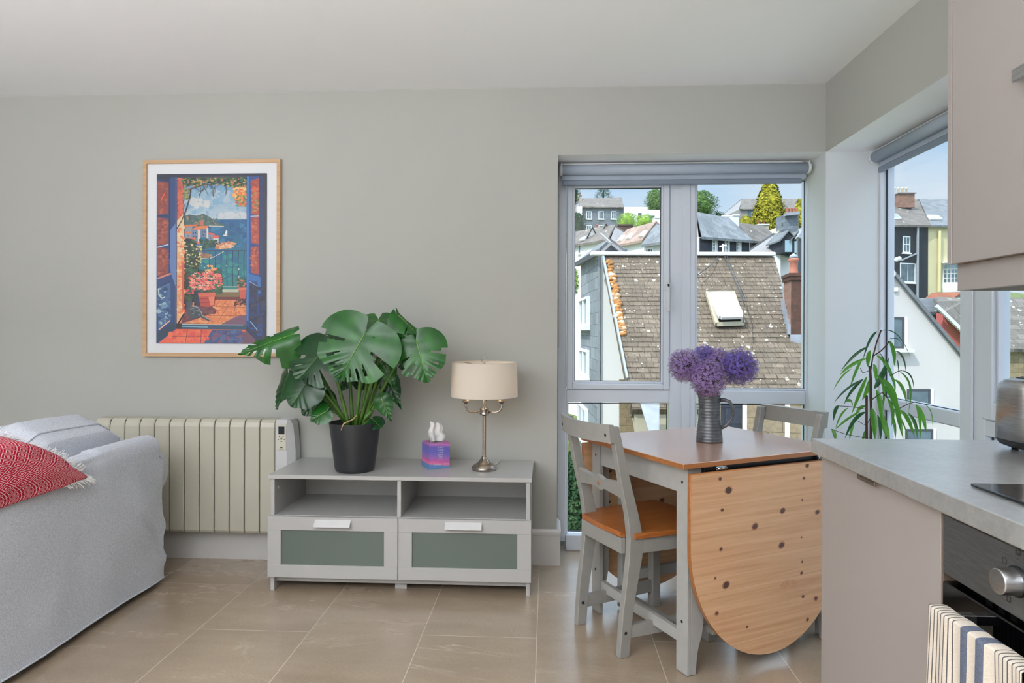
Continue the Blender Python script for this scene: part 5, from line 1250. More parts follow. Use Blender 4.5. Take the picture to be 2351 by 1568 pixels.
M['red_tiles'] = mk_slate('pinkish_roof_tiles', (158, 136, 124), (116, 98, 90), .5, .4)
M['rust'] = mk_slate('rusty_sheet_roof', (164, 96, 66), (112, 66, 48), .25, 3.0)
M['brick'] = mk_slate('red_brick', (146, 112, 96), (120, 104, 92), .23, .078, rot=H90)
M['brick_dark'] = mk_slate('sooty_shade_brick', (92, 66, 56), (84, 72, 64), .23, .078, rot=H90)  # dark brick; also paints the shade on the near chimney's front
M['stone'] = mk_slate('tan_rubble_stone', (150, 134, 108), (96, 84, 66), .42, .22, rot=H90)
M['render'] = plain('white_render', (238, 238, 236), .9, noise_amt=.02, nscale=.6)
M['render_b'] = plain('off_white_render', (214, 214, 212), .9, noise_amt=.03, nscale=.6)
M['render_y'] = plain('pale_yellow_render', (204, 194, 154), .9, noise_amt=.06, nscale=.8)
M['render_r'] = plain('red_render', (176, 86, 78), .9, noise_amt=.06, nscale=.8)
M['render_g'] = plain('buff_render', (176, 168, 146), .9, noise_amt=.08, nscale=.8)
M['grey_render'] = plain('grey_render', (142, 140, 140), .9, noise_amt=.08, nscale=.8)
M['lead'] = plain('lead_flashing', (150, 156, 164), .6, noise_amt=.12, nscale=6)
M['ext_white'] = plain('white_joinery', (236, 238, 240), .5)
M['ext_dark'] = plain('dark_joinery', (60, 64, 70), .6)
M['ext_glass'] = plain('far_window_glass', (84, 104, 112), .08, spec=.9, noise_amt=.35, nscale=2.5)
M['terracotta'] = plain('terracotta', (176, 112, 90), .8, noise_amt=.1, nscale=10)
M['pot_cream'] = plain('cream_chimney_pot', (206, 190, 160), .8)
def mk_foliage(name, c1, c2, c3):
    t = NT(name); v = t.noise(t.co(), 2.2, 5, .7)
    return t.set(t.ramp(v, [(.38, srgb(c1)), (.53, srgb(c2)), (.70, srgb(c3))]), .8, spec=.15)
M['fol_yellow'] = mk_foliage('golden_conifer_foliage', (88, 92, 26), (150, 144, 40), (206, 194, 76))
M['fol_dark'] = mk_foliage('cedar_foliage', (30, 52, 34), (48, 76, 46), (74, 100, 60))
M['fol_green'] = mk_foliage('broadleaf_foliage', (58, 84, 48), (92, 122, 66), (132, 156, 88))
M['fol_light'] = mk_foliage('fresh_green_foliage', (92, 128, 44), (132, 166, 60), (172, 200, 88))
M['grass'] = mk_foliage('rough_grass', (70, 84, 46), (98, 110, 60), (128, 134, 84)); M['bounce_slab'] = plain('pale_bounce_slab', (228, 226, 220), .9, noise_amt=.08, nscale=.5); M['gable_r'] = plain('gable_render', (198, 194, 190), .9, noise_amt=.02, nscale=.6)
struct(MB().hexa([V(-60, 5.2, -9.2), V(90, 5.2, -9.2), V(140, 230, -9.2), V(-120, 230, -9.2), V(-60, 5.2, -9), V(90, 5.2, -9), V(140, 230, 16), V(-120, 230, 16)]).build('ground', M['grass']), 'sloping ground of the hillside outside')

struct(MB().box(-12, 26, 3.9, 15, -9.15, -8.9).build('trim_5', M['bounce_slab']), 'pale slab added unseen below the windows to bounce daylight upwards')  # added reflector, throws light up through the windows to the ceiling
class House:
    """a house whose front wall passes through two image columns at given distances"""
    def __init__(s, name, label, cat, uL, uR, DL, DR, v_eL, v_eR, zb, wall, depth=7):
        if abs(v_eL - v_eR) > 2: DR = DL * (HOR - v_eL + ROLL * (uL - 1175.5)) / (HOR - v_eR + ROLL * (uR - 1175.5))     # level eaves
        if DL < 60 and uL < 1950: depth *= .42
        s.A = P(uL, v_eL, DL); s.B = P(uR, v_eR, DR); s.zb = zb; s.dep = depth
        d = s.B - s.A; d.z = 0; s.dx = d.normalized(); s.n = V(s.dx.y, -s.dx.x, 0)     # n: outward (towards us)
        if s.n.dot(FW) > 0: s.n = -s.n
        c = (s.A + s.B) / 2; s.t = thing(name, label, cat, (c.x, c.y, zb)); s.base = s.A
        if wall is not None:
            m = MB(); A, B = s.A, s.B; q = -s.n * depth
            m.hexa([V(A.x, A.y, zb), V(B.x, B.y, zb), V(B.x, B.y, zb) + q, V(A.x, A.y, zb) + q, A, B, B + q, A + q]); m.build('wall', M[wall], s.t)
    def pt(s, u, v, off=0): return onplane(u, v, s.A + s.n * off, s.n)
    def win(s, u0, u1, v0, v1, bars=(1, 1), frame='ext_white', fr=.07, glass='ext_glass', sill=True, proud=.04):
        a = s.pt(u0, v1, .0); b = s.pt(u1, v0, .0); w = (b - a).dot(s.dx); h = b.z - a.z
        T = Matrix(((s.dx.x, -s.n.x, 0, a.x), (s.dx.y, -s.n.y, 0, a.y), (0, 0, 1, a.z), (0, 0, 0, 1)))
        m = MB(); fr = min(fr, w * .16)
        for p in ((0, fr, 0, h), (w - fr, w, 0, h), (fr, w - fr, 0, fr), (fr, w - fr, h - fr, h)): m.box(p[0], p[1], -proud, .03, p[2], p[3], 0, 0, T)
        for k in range(1, bars[0]): x = w * k / bars[0]; m.box(x - fr * .25, x + fr * .25, -proud * .8, .02, fr, h - fr, 0, 0, T)
        for k in range(1, bars[1]): z = h * k / bars[1]; m.box(fr, w - fr, -proud * .8, .02, z - fr * .3, z + fr * .3, 0, 0, T)
        if sill: m.box(-fr, w + fr, -proud - .08, .03, -fr * 1.3, 0, 0, 0, T)
        o = m.build('window', M[frame], s.t); m = MB(); m.box(fr * .5, w - fr * .5, -.012, .0, fr * .5, h - fr * .5, 0, 0, T); m.build('pane', M[glass], o); return o
    def roof(s, vR0, vR1, mat, uR0=None, uR1=None, over=.25, back=True, th=.14, name='roof', ridge=None):
        """front slope up to a ridge half way back; the ridge ends are seen at (uR0, vR0) and (uR1, vR1)"""
        mid = s.A - s.n * s.dep / 2
        R0 = onplane(uR0, vR0, mid, s.n) if uR0 is not None else None; R1 = onplane(uR1, vR1, mid, s.n) if uR1 is not None else None
        e0 = s.A + s.n * over - V(0, 0, over * .6); e1 = s.B + s.n * over - V(0, 0, over * .6)
        if R0 is None: R0 = s.A - s.n * s.dep / 2; R0.z = onplane(1000, vR0, mid, s.n).z
        if R1 is None: R1 = s.B - s.n * s.dep / 2; R1.z = R0.z
        b0, b1 = s.A - s.n * (s.dep + over), s.B - s.n * (s.dep + over); b0.z, b1.z = e0.z, e1.z
        m = MB(); m.prism([e0, e1, R1, R0], V(0, 0, th)); m.prism([b0, b1, R1, R0], V(0, 0, th)); r = m.build(name, M[mat], s.t)
        m = MB(); q = s.n * .0
        m.face([s.A, R0, s.A - s.n * s.dep]); m.face([s.B, R1, s.B - s.n * s.dep]); m.build('gable_wall', M['grey_render'], s.t)
        if ridge: m = MB(); m.bar(R0 + UP * th, R1 + UP * th, .22, .12); m.build('ridge', M[ridge], r)
        s.R0, s.R1, s.e0, s.e1 = R0, R1, e0, e1; s.rn = (e1 - e0).cross(R0 - e0).normalized(); return r
    def skylight(s, pts, mat='ext_white'):
        q = [onplane(u, v, s.e0 + V(0, 0, .16), s.rn) for u, v in pts]; c = sum(q, V(0, 0, 0)) / len(q)
        n = s.rn if s.rn.z > 0 else -s.rn
        m = MB(); m.prism(q, n * .1); o = m.build('skylight', M[mat], s.t); m = MB(); m.prism([c + (p - c) * .76 + n * .1 for p in q], n * .02); m.build('pane', M['sky_pane'], o)
M['sky_pane'] = plain('skylight_glass', (150, 176, 190), .1, spec=.8)
def chimney(par, u0, u1, v0, v1, D, mat, dep=.8, pots=0, cap='render_b', potmat='terracotta', side=None, ph=None):
    a, b = P(u0, v1, D), P(u1, v0, D); w = (b - a).dot(RT); h = b.z - a.z; dep = dep
    T = Matrix(((RT.x, FW.x, 0, a.x), (RT.y, FW.y, 0, a.y), (0, 0, 1, a.z), (0, 0, 0, 1)))
    m = MB(); m.box(0, w, 0, dep, 0, h, 0, 0, T); o = m.build('chimney', M[mat], par)
    m = MB(); m.box(-w * .06, w * 1.06, -dep * .06, dep * 1.06, h - max(.08, h * .07), h, 0, 0, T); m.build('coping', M[cap], o)
    for k in range(pots):
        x = w * (k + .5) / pots; r = min(.14, w / pots * .28); hh = ph or r * 2.8; m = MB()
        m.lathe([(r * .8, 0), (r * .8, hh * .75), (r, hh * .8), (r, hh), (r * .7, hh), (0, hh * .9)], (0, 0, 0), 12, 0, T @ Matrix.Translation((x, dep / 2, h))); m.build('chimney_pot', M[potmat], o)
    return o

# ---------------------------------------------------------------- the lichened roof opposite
def near_house():
    t = thing('neighbouring_house', 'near house opposite with a big lichen-spotted brown slate roof, white end wall and slate-hung side', 'house', P(1600, 900, 16) * 1)
    t.location.z = -9
    sl = math.radians(39.4); R0, R1 = P(1385, 588, 18), P(1777, 589, 18)
    dn = -FW * math.cos(sl) - UP * math.sin(sl); n = (RT).cross(-dn); n = n if n.z > 0 else -n; n.normalize()
    pp = lambda u, v: onplane(u, v, R0, n)
    # outline of the slope; the mesh is laid in its own plane so the courses run level
    L = Matrix((( RT.x, -dn.x, n.x, R0.x), (RT.y, -dn.y, n.y, R0.y), (RT.z, -dn.z, n.z, R0.z), (0, 0, 0, 1)))
    Li = L.inverted()
    out = [(1385, 588), (1777, 589), (1792, 640), (1799, 700), (1812, 764), (1847, 766), (1880, 940), (1452, 940), (1440, 873)]
    m = MB(); m.prism([Li @ pp(u, v) for u, v in out], (0, 0, -.25)); ro = m.build('roof', M['brown_slates'], t, world=False); ro.matrix_parent_inverse = (wm(t).inverted() @ L)
    # raised slate courses
    m = MB(); R = random.Random(2); k = 0; zt = 0
    a0 = Li @ pp(1385, 588); 
    def edge(y, left):
        pts = [Li @ pp(u, v) for u, v in (([(1385, 588), (1440, 873), (1452, 940)]) if left else ([(1777, 589), (1792, 640), (1799, 700), (1812, 764), (1847, 766), (1880, 940)]))]
        for p, q in zip(pts, pts[1:]):
            if q.y <= y <= p.y and p.y != q.y: return p.x + (q.x - p.x) * (y - p.y) / (q.y - p.y)
        return None
    y = -.12
    while True:
        a, b = edge(y, True), edge(y, False)
        if a is None or b is None: break
        x = a - R.uniform(0, .2)
        while x < b:
            w = R.uniform(.20, .32); xa, xb = max(x, a), min(x + w - .012, b)
            if xb - xa > .05:
                h = R.uniform(.005, .013); m.hexa([V(xa, y - .02 + R.uniform(-.015, .01), .002), V(xb, y - .02 + R.uniform(-.015, .01), .002), V(xb, y + .17, -.01), V(xa, y + .17, -.01), V(xa, y - .02, .008 + h), V(xb, y - .02, .008 + h), V(xb, y + .17, .004), V(xa, y + .17, .004)])
            x += w
        y -= .172
    so = m.build('slate_courses', M['brown_slates'], ro, world=False)
    # moss in the left verge
    m = MB()
    for k in range(150):
        v = R.uniform(600, 770); u = 1385 + (v - 588) * .193 + R.uniform(3, 16); p = pp(u, v); s = R.uniform(.04, .11)
        m.sphere(p + n * .02, s, 6, 4, R.choice((0, 0, 1)), (1, 1, .6))
    m.build('moss', [M['moss_a'], M['moss_b']], t, world=True)
    m = MB(); m.bar(R0 - RT * .35 + n * .05 + UP * .02, R1 + n * .05 + UP * .02, .22, .10, bev=.02); m.build('ridge_tiles', M['render_b'], t)
    m = MB(); m.prism([pp(1381, 588) + n * .02, pp(1386, 588) + n * .02, pp(1442, 873) + n * .02, pp(1437, 873) + n * .02], n * .06); m.build('verge_flashing', M['lead'], t)
    # white end wall facing us and the slate-hung side wall
    def quad(nm, mat, pts, th, par=t): 
        m = MB(); m.prism(pts, th); return m.build(nm, M[mat], par)
    D = 18.4; zb = -9
    def low(p): return V(p.x, p.y, zb)
    a, b = P(1378, 583, D), P(1436, 588, D); c = b + RT * 3.0
    quad('end_wall', 'render', [low(a), low(c), c - UP * .2, a], FW * .3)
    ca = P(1378, 580, 18.38); far = P(1333, 600, 23.4); zt_ = max(ca.z, far.z)
    far.z = far.z; m = MB(); side_d = (far - ca); side_d.z = 0; sn = side_d.cross(UP).normalized(); sn = sn if sn.dot(V(-1, 0, 0)) > 0 else -sn
    Ls = Matrix(((side_d.normalized().x, -sn.x, 0, ca.x), (side_d.normalized().y, -sn.y, 0, ca.y), (0, 0, 1, 0), (0, 0, 0, 1)))
    LL = side_d.length; m.prism([V(0, 0, zb), V(LL, 0, zb), V(LL, 0, far.z), V(0, 0, ca.z)], (0, .03, 0)); sw = m.build('side_wall', M['tower_slates'], t, world=False); sw.matrix_parent_inverse = wm(t).inverted() @ Ls
    ps = lambda u, v, off=0: onplane(u, v, ca + sn * off, sn)
    for (u0, u1, v0, v1) in ((1334, 1354, 680, 748), (1334, 1353, 804, 868), (1331, 1350, 940, 1010)):
        A = ps(u0, v1 - 4); B = ps(u1, v1); top = ps(u1, v0).z; w = (B - A).dot(side_d.normalized()); 
        q = side_d.normalized(); a0 = ps(u1, v1); a1 = ps(u0, v1); w = (a1 - a0).dot(q); zb_, zt2 = a0.z, ps(u1, v0).z
        m = MB(); T = Matrix(((q.x, sn.x, 0, a0.x), (q.y, sn.y, 0, a0.y), (0, 0, 1, zb_), (0, 0, 0, 1))); h = zt2 - zb_; fr = .07
        for p in ((0, fr, 0, h), (w - fr, w, 0, h), (fr, w - fr, 0, fr), (fr, w - fr, h - fr, h), (w * .5 - .05, w * .5 + .05, fr, h - fr)): m.box(p[0], p[1], -.02, .10, p[2], p[3], 0, 0, T)
        m.box(-.08, w + .08, -.02, .18, -.14, 0, 0, 0, T); o = m.build('window', M['ext_white'], t); m = MB(); m.box(fr / 2, w - fr / 2, .0, .02, fr / 2, h - fr / 2, 0, 0, T); m.build('pane', M['ext_glass'], o)
    # corner strip
    m = MB(); m.bar(V(ca.x, ca.y, zb) - FW * .02 - RT * .03, V(ca.x, ca.y, ca.z) - FW * .02 - RT * .03, .07, .06, up=FW); m.build('corner_lead', M['lead'], t)
    # little roof over the slate-hung part
    ap = P(1402, 556, 20.6); eL = P(1330, 604, 23.6); eM = P(1376, 580, 18.2); eR = P(1432, 580, 18.2); bk = P(1380, 536, 26)
    m = MB(); m.prism([eL, eM, ap, P(1372, 570, 24)], UP * .12); m.prism([eR, ap, P(1396, 560, 24), P(1440, 580, 24)], UP * .12); m.build('upper_roof', M['grey_slates'], t)
    quad('small_gable', 'dark_slates', [P(1384, 580, 18.5), P(1426, 580, 18.5), P(1402, 560, 18.5)], FW * .2)
    m = MB(); m.bar(P(1376, 583, 18.15), P(1403, 558, 18.15), .06, .07); m.bar(P(1403, 558, 18.15), P(1432, 582, 18.15), .06, .07); m.bar(P(1403, 559, 18.3), P(1379, 537, 20), .05, .06); m.build('bargeboards', M['grey_render'], t)
    m = MB(); m.bar(eL - UP * .05 + sn * .1, eM - UP * .05 + sn * .1, .14, .14); m.build('eaves_board', M['ext_dark'], t)
    # lower part below the transom
    quad('lower_wall', 'stone', [P(1424, 872, 17.6), P(1447, 872, 17.6), P(1500, 1000, 17.6), P(1520, 1300, 17.6), P(1424, 1300, 17.6)], FW * .2)
    m = MB(); m.prism([pp(1452, 930), pp(1880, 930), pp(1880, 940) - UP * 6, pp(1452, 940) - UP * 6 + RT * 1.0], FW * .3); m.build('front_wall', M['render_g'], t)
    quad('lead_apron', 'lead', [P(1470, 925, 13.4), P(1514, 925, 13.4), P(1514, 1040, 12.6), P(1515, 1100, 12.4), P(1512, 1040, 12.6)][:3] + [P(1510, 1060, 12.6)], FW * .06)
    # open skylight
    fr = [pp(1622, 680), pp(1680, 679), pp(1704, 750), pp(1644, 752)]
    m = MB(); c = sum(fr, V(0, 0, 0)) / 4; m.prism(fr, n * .10); sk = m.build('skylight', M['ext_dark_grey'], t)
    m = MB()
    for a, b in zip(fr, fr[1:] + fr[:1]): m.bar(a + n * .10, b + n * .10, .09, .10)
    m.build('skylight_kerb', M['render_g'], sk)
    hg0, hg1 = fr[0].lerp(fr[3], .06) + n * .12 + RT * .06, fr[1].lerp(fr[2], .06) + n * .12 - RT * .06; dwn = (fr[3] - fr[0]).normalized(); ln = (fr[3] - fr[0]).length * .92; op = (dwn * math.cos(.14) + n * math.sin(.14)).normalized()
    s0, s1, s2, s3 = hg0, hg1, hg1 + op * ln, hg0 + op * ln
    m = MB()
    for a, b in ((s0, s1), (s1, s2), (s2, s3), (s3, s0)): m.bar(a, b, .09, .07, up=n)
    sa = m.build('skylight_sash', M['render_b'], sk); m = MB(); m.prism([s0, s1, s2, s3], n * .02); m.build('pane', M['sky_pane_w'], sa)
    # brick chimney on the right-hand verge
    bl, br_ = P(1791, 800, 15.95), P(1838, 800, 15.95); top = P(1815, 628, 15.6).z
    cn = P(1816, 760, 15.3); w1 = .52; w2 = .50
    T = Matrix(((RT.x, FW.x, 0, cn.x), (RT.y, FW.y, 0, cn.y), (0, 0, 1, 0), (0, 0, 0, 1))) @ Matrix.Rotation(math.radians(24), 4, 'Z')
    T = Matrix.Translation(V(cn.x, cn.y, 0)) @ Matrix.Rotation(math.radians(-8), 4, 'Z')
    z0 = P(1815, 770, 15.3).z - .6; z1 = P(1815, 634, 15.3).z
    m = MB(); m.box(0, .245, 0, .80, z0, z1, 0, 0, T); m.bm.faces.ensure_lookup_table(); m.bm.faces[2].material_index = 1; chm = m.build('chimney', [M['brick'], M['brick_dark']], t)  # front face in darker brick, its shade painted into the colour
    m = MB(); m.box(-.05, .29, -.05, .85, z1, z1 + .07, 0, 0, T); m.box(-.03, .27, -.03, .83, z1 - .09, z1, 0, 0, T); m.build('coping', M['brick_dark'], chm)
    m = MB(); m.lathe([(.10, 0), (.10, .05), (.085, .08), (.082, .26), (.115, .30), (.118, .34), (.10, .36), (.07, .36), (0, .34)], (0, 0, 0), 24, 0, T @ Matrix.Translation((.10, .22, z1 + .07))); m.build('chimney_pot', M['terracotta'], chm)
    m = MB(); m.lathe([(.09, .37), (.10, .40), (.07, .44), (.02, .47), (0, .48)], (0, 0, 0), 18, 0, T @ Matrix.Translation((.10, .22, z1 + .07))); m.build('cowl', M['lead'], chm)
    m = MB(); m.box(-.02, .30, -.06, .0, z0 + .40, z0 + .62, 0, 0, T); 
    for k in range(6): m.box(-.06, -.0, .02 + k * .13, .17 + k * .13, z0 + .62 + k * .12, z0 + .86 + k * .12, 0, 0, T)
    m.build('stepped_flashing', M['lead'], chm)
    # aerial and cables
    m = MB(); m.tube([P(1660, 585, 18), P(1660, 560, 18)], .03, 6); m.tube([P(1652, 566, 18), P(1668, 563, 18)], .02, 5); m.build('aerial', M['ext_white'], t)
    m = MB(); m.tube([P(1663, 586, 17.9), P(1690, 650, 16.5), P(1708, 700, 15.5), P(1707, 740, 14.9)], .012, 4); m.tube([P(1668, 586, 17.9), P(1700, 660, 16.5), P(1709, 705, 15.4)], .010, 4); m.tube([P(1650, 588, 17.9), P(1630, 610, 17.3), P(1598, 634, 16.8)], .014, 4); m.build('cable', M['ext_dark'], t)
M['moss_a'] = plain('rusty_moss', (168, 116, 62), .95, noise_amt=.3, nscale=20); M['moss_b'] = plain('pale_lichen_clump', (206, 178, 150), .95, noise_amt=.2, nscale=20)
M['ext_dark_grey'] = plain('dark_opening', (40, 42, 44), .7); M['sky_pane_w'] = plain('white_blind_behind_glass', (216, 222, 224), .15)
near_house()

# ---------------------------------------------------------------- houses up the hill (seen through the tall window)
def hill():
    # tall grey slate-fronted house
    h = House('slate_fronted_house', 'tall slate-fronted house with three sash windows per floor, top left up the hill', 'house', 1330, 1432, 79, 79.2, 475, 476, 2, 'mid_slates', 9)
    h.roof(458, 456, 'old_slates', 1330, 1427)
    for u0, u1 in ((1346, 1358), (1374, 1386), (1403, 1415)):
        h.win(u0, u1, 485, 503, (2, 2)); h.win(u0, u1, 517, 538, (2, 2))
    m = MB(); m.bar(h.A + V(0, 0, -16) + h.n * .1, h.A + h.n * .1, .6, .4, up=FW); m.build('white_quoin', M['render'], h.t)
    chimney(h.t, 1329, 1336, 447, 462, 82, 'render_g', 1.5, 1)
    # white modern building
    h = House('white_flat_roofed_building', 'long white flat-roofed building half hidden by green bushes', 'building', 1432, 1487, 92, 92, 475, 475, 2, 'render', 8)
    h.win(1435, 1444, 489, 515, (2, 1), 'ext_dark'); h.win(1465, 1473, 489, 502, (1, 1), 'ext_dark')
    m = MB(); a, b = P(1487, 482, 93), P(1560, 482, 93); m.hexa([V(a.x, a.y, 2), V(b.x, b.y, 2), V(b.x, b.y, 2) + FW * 8, V(a.x, a.y, 2) + FW * 8, a, b, b + FW * 8, a + FW * 8]); m.build('low_wing', M['render'], h.t)
    a, b = P(1491, 515, 92.9), P(1503, 495, 92.9); m = MB(); m.hexa([a, V(b.x, b.y, a.z), V(b.x, b.y, a.z) + FW * .1, a + FW * .1, V(a.x, a.y, b.z), b, b + FW * .1, V(a.x, a.y, b.z) + FW * .1]); m.build('large_window', M['ext_glass'], h.t)
    # dormered white cottages
    h = House('dormer_cottage', 'white cottage with two pointed dormers and grey roof below the slate-fronted house', 'house', 1296, 1402, 46, 44, 567, 549, -6, 'render', 6)
    h.roof(541, 521, 'old_slates', 1290, 1412)
    h.win(1328, 1334, 562, 583, (1, 2)); h.skylight([(1336, 548), (1348, 545), (1342, 552), (1330, 555)])
    for u, v in ((1360, 545), (1391, 537)):
        a = P(u, v, 44.3); w = .5; hgt = .78; T = Matrix(((RT.x, FW.x, 0, a.x), (RT.y, FW.y, 0, a.y), (0, 0, 1, a.z - hgt * .5), (0, 0, 0, 1)))
        m = MB(); m.prism([T @ V(-w / 2, 0, -.25), T @ V(w / 2, 0, -.25), T @ V(w / 2, 0, hgt * .6), T @ V(0, 0, hgt * 1.25), T @ V(-w / 2, 0, hgt * .6)], FW * 1.2); d = m.build('dormer', M['render'], h.t)
        m = MB(); m.prism([T @ V(-w * .75, -.15, hgt * .45), T @ V(0, -.15, hgt * 1.38), T @ V(0, -.15, hgt * 1.44), T @ V(-w * .75, -.15, hgt * .51)], FW * 1.3); m.prism([T @ V(w * .75, -.15, hgt * .45), T @ V(0, -.15, hgt * 1.38), T @ V(0, -.15, hgt * 1.44), T @ V(w * .75, -.15, hgt * .51)], FW * 1.3); m.build('dormer_roof', M['old_slates'], d)
        m = MB(); m.box(-.16, .16, -.03, .0, -.15, hgt * .5, 0, 0, T); m.build('pane', M['ext_glass'], d); m = MB(); m.box(-.02, .02, -.05, -.02, -.15, hgt * .5, 0, 0, T); m.box(-.16, .16, -.05, -.02, .12, .15, 0, 0, T); m.build('glazing_bars', M['ext_white'], d)
    chimney(h.t, 1367, 1379, 523, 537, 47, 'render_g', .8, 1)
    chimney(h.t, 1421, 1453, 515, 560, 48, 'brick_dark', 1.0, 0, 'brick_dark')
    # pinkish roof with three rooflights
    h = House('pink_roofed_cottage', 'white cottage with a pinkish tiled roof and three roof windows', 'house', 1411, 1482, 42, 40, 565, 551, -7, 'render', 5.5)
    h.roof(531, 513, 'red_tiles', 1440, 1507)
    for q in ([(1428, 543), (1436, 542), (1427, 554), (1418, 556)], [(1447, 539), (1455, 538), (1446, 549), (1437, 551)], [(1479, 532), (1487, 531), (1476, 544), (1467, 545)]): h.skylight(q)
    h = House('blue_roofed_cottage', 'cottage with a blue-grey slate roof and dark bay panels, beside the window mullion', 'house', 1479, 1556, 38, 36, 562, 551, -7, 'render_b', 5)
    h.roof(527, 500, 'blue_slates', 1500, 1556); h.win(1482, 1500, 568, 590, (3, 1), 'ext_white', glass='ext_dark')
    chimney(h.t, 1504, 1516, 498, 530, 41, 'render', .8, 0)
    # slate roof with a row of dark panels
    h = House('long_slate_roofed_house', 'house with a long grey-blue slate roof above dark panels and white windows, right pane', 'house', 1604, 1722, 36, 40, 544, 553, -7, 'render_b', 7)
    h.roof(492, 505, 'blue_slates', 1599, 1674)
    for u0, u1, bw in ((1606, 1633, 0), (1634, 1642, 1), (1648, 1662, 0), (1663, 1671, 1), (1676, 1689, 0), (1690, 1698, 1), (1703, 1719, 0)):
        if bw: h.win(u0, u1, 551, 582, (2, 4), 'ext_white', .06)
        else: a, b = h.pt(u0, 590), h.pt(u1, 549); m = MB(); m.hexa([a, V(b.x, b.y, a.z), V(b.x, b.y, a.z) + h.n * .05, a + h.n * .05, V(a.x, a.y, b.z), b, b + h.n * .05, V(a.x, a.y, b.z) + h.n * .05]); m.build('dark_panel', M['dark_slates'], h.t)
    chimney(h.t, 1684, 1697, 492, 540, 41, 'render_b', .8, 0, 'render'); chimney(h.t, 1660, 1684, 494, 530, 41.5, 'render', .6, 0, 'render')
    # brown roofed slate house
    h = House('brown_roofed_house', 'dark slate-hung house with a brown roof and three small sash windows', 'house', 1722, 1793, 42, 40, 553, 561, -7, 'dark_slates_b', 7)
    h.roof(515, 523, 'old_slates', 1690, 1754)
    for u0, u1, v0, v1 in ((1732, 1740, 567, 582), (1753, 1760, 569, 584), (1772, 1780, 571, 594)): h.win(u0, u1, v0, v1, (2, 3), 'ext_white', .06)
    chimney(h.t, 1742, 1765, 514, 535, 46, 'render_g', .8, 2)
    # far grey building on the skyline
    h = House('skyline_building', 'long grey-roofed building on the skyline behind the golden conifer', 'building', 1697, 1870, 105, 105, 480, 480, 4, 'grey_render', 14)
    h.roof(458, 458, 'old_slates', 1703, 1870); h.win(1717, 1731, 481, 498, (1, 1), 'ext_dark')
    # slate-hung block with four pots and dormers below
    h = House('slate_hung_block', 'tall blue-grey slate-hung block crowned with four terracotta chimney pots', 'house', 1802, 1833, 50, 50, 492, 490, -7, 'mid_slates', 4)
    for k in range(4):
        m = MB(); p = P(1808 + k * 7, 490, 51); m.lathe([(.10, 0), (.08, .32), (.10, .36), (.10, .42), (0, .4)], p, 12); m.build('chimney_pot', M['terracotta'], h.t)
    m = MB(); a = P(1802, 493, 49.9); b = P(1833, 490, 49.9); m.bar(a, b, .5, .22); m.build('coping', M['lead'], h.t)
    m = MB(); m.prism([P(1776, 545, 51), P(1802, 545, 51), P(1802, 515, 51)], FW * 3); m.build('buff_gable', M['render_g'], h.t)
    h = House('buff_dormer_house', 'buff cottage with two dark dormers right of the brown-roofed house', 'house', 1792, 1836, 38, 37, 583, 590, -7, 'render_b', 6)
    h.roof(540, 548, 'grey_slates', 1776, 1832)
    for u, v in ((1810, 560), (1832, 562)):
        a = P(u, v, 37.2); T = Matrix(((RT.x, FW.x, 0, a.x), (RT.y, FW.y, 0, a.y), (0, 0, 1, a.z), (0, 0, 0, 1))); m = MB()
        m.prism([T @ V(-.33, 0, -.5), T @ V(.33, 0, -.5), T @ V(.33, 0, .25), T @ V(0, 0, .62), T @ V(-.33, 0, .25)], FW * 2); d = m.build('dormer', M['dark_slates'], h.t)
        m = MB(); m.box(-.2, .2, -.03, 0, -.45, .2, 0, 0, T); o = m.build('pane', M['sky_pane'], d); m = MB(); m.prism([T @ V(-.5, -.1, .12), T @ V(0, -.1, .7), T @ V(0, -.1, .78), T @ V(-.5, -.1, .2)], FW * 2.1); m.prism([T @ V(.5, -.1, .12), T @ V(0, -.1, .7), T @ V(0, -.1, .78), T @ V(.5, -.1, .2)], FW * 2.1); m.build('dormer_roof', M['grey_slates'], d)
    h = House('dark_gabled_house', 'dark slate gable wall cut off by the right edge of the tall window', 'house', 1836, 1905, 30, 30, 545, 545, -8, 'grey_render', .8)
    m = MB(); m.prism([P(1835, 546, 30), P(1905, 546, 30), P(1905, 430, 30)], FW * .5); m.build('gable', M['grey_render'], h.t); m = MB(); m.bar(P(1833, 547, 29.9), P(1905, 428, 29.9), .3, .16); m.build('verge', M['lead'], h.t)
    m = MB(); m.bar(P(1836, 550, 29.9), P(1836, 700, 29.9), .14, .1, up=FW); m.build('downpipe', M['ext_dark'], h.t)
    h = House('low_grey_house', 'low house with a pale sunlit roof edge behind the brick chimney', 'house', 1838, 1910, 24, 24, 700, 700, -9, 'render', 5)
    m = MB(); m.prism([P(1837, 745, 23.8), P(1850, 640, 25), P(1900, 640, 25), P(1900, 745, 23.8)], FW * .2); m.build('roof', M['grey_slates'], h.t)
M['dark_slates_b'] = mk_slate('brown_black_wall_slates', (88, 82, 80), (58, 54, 52), .5, .25, rot=H90)
hill()

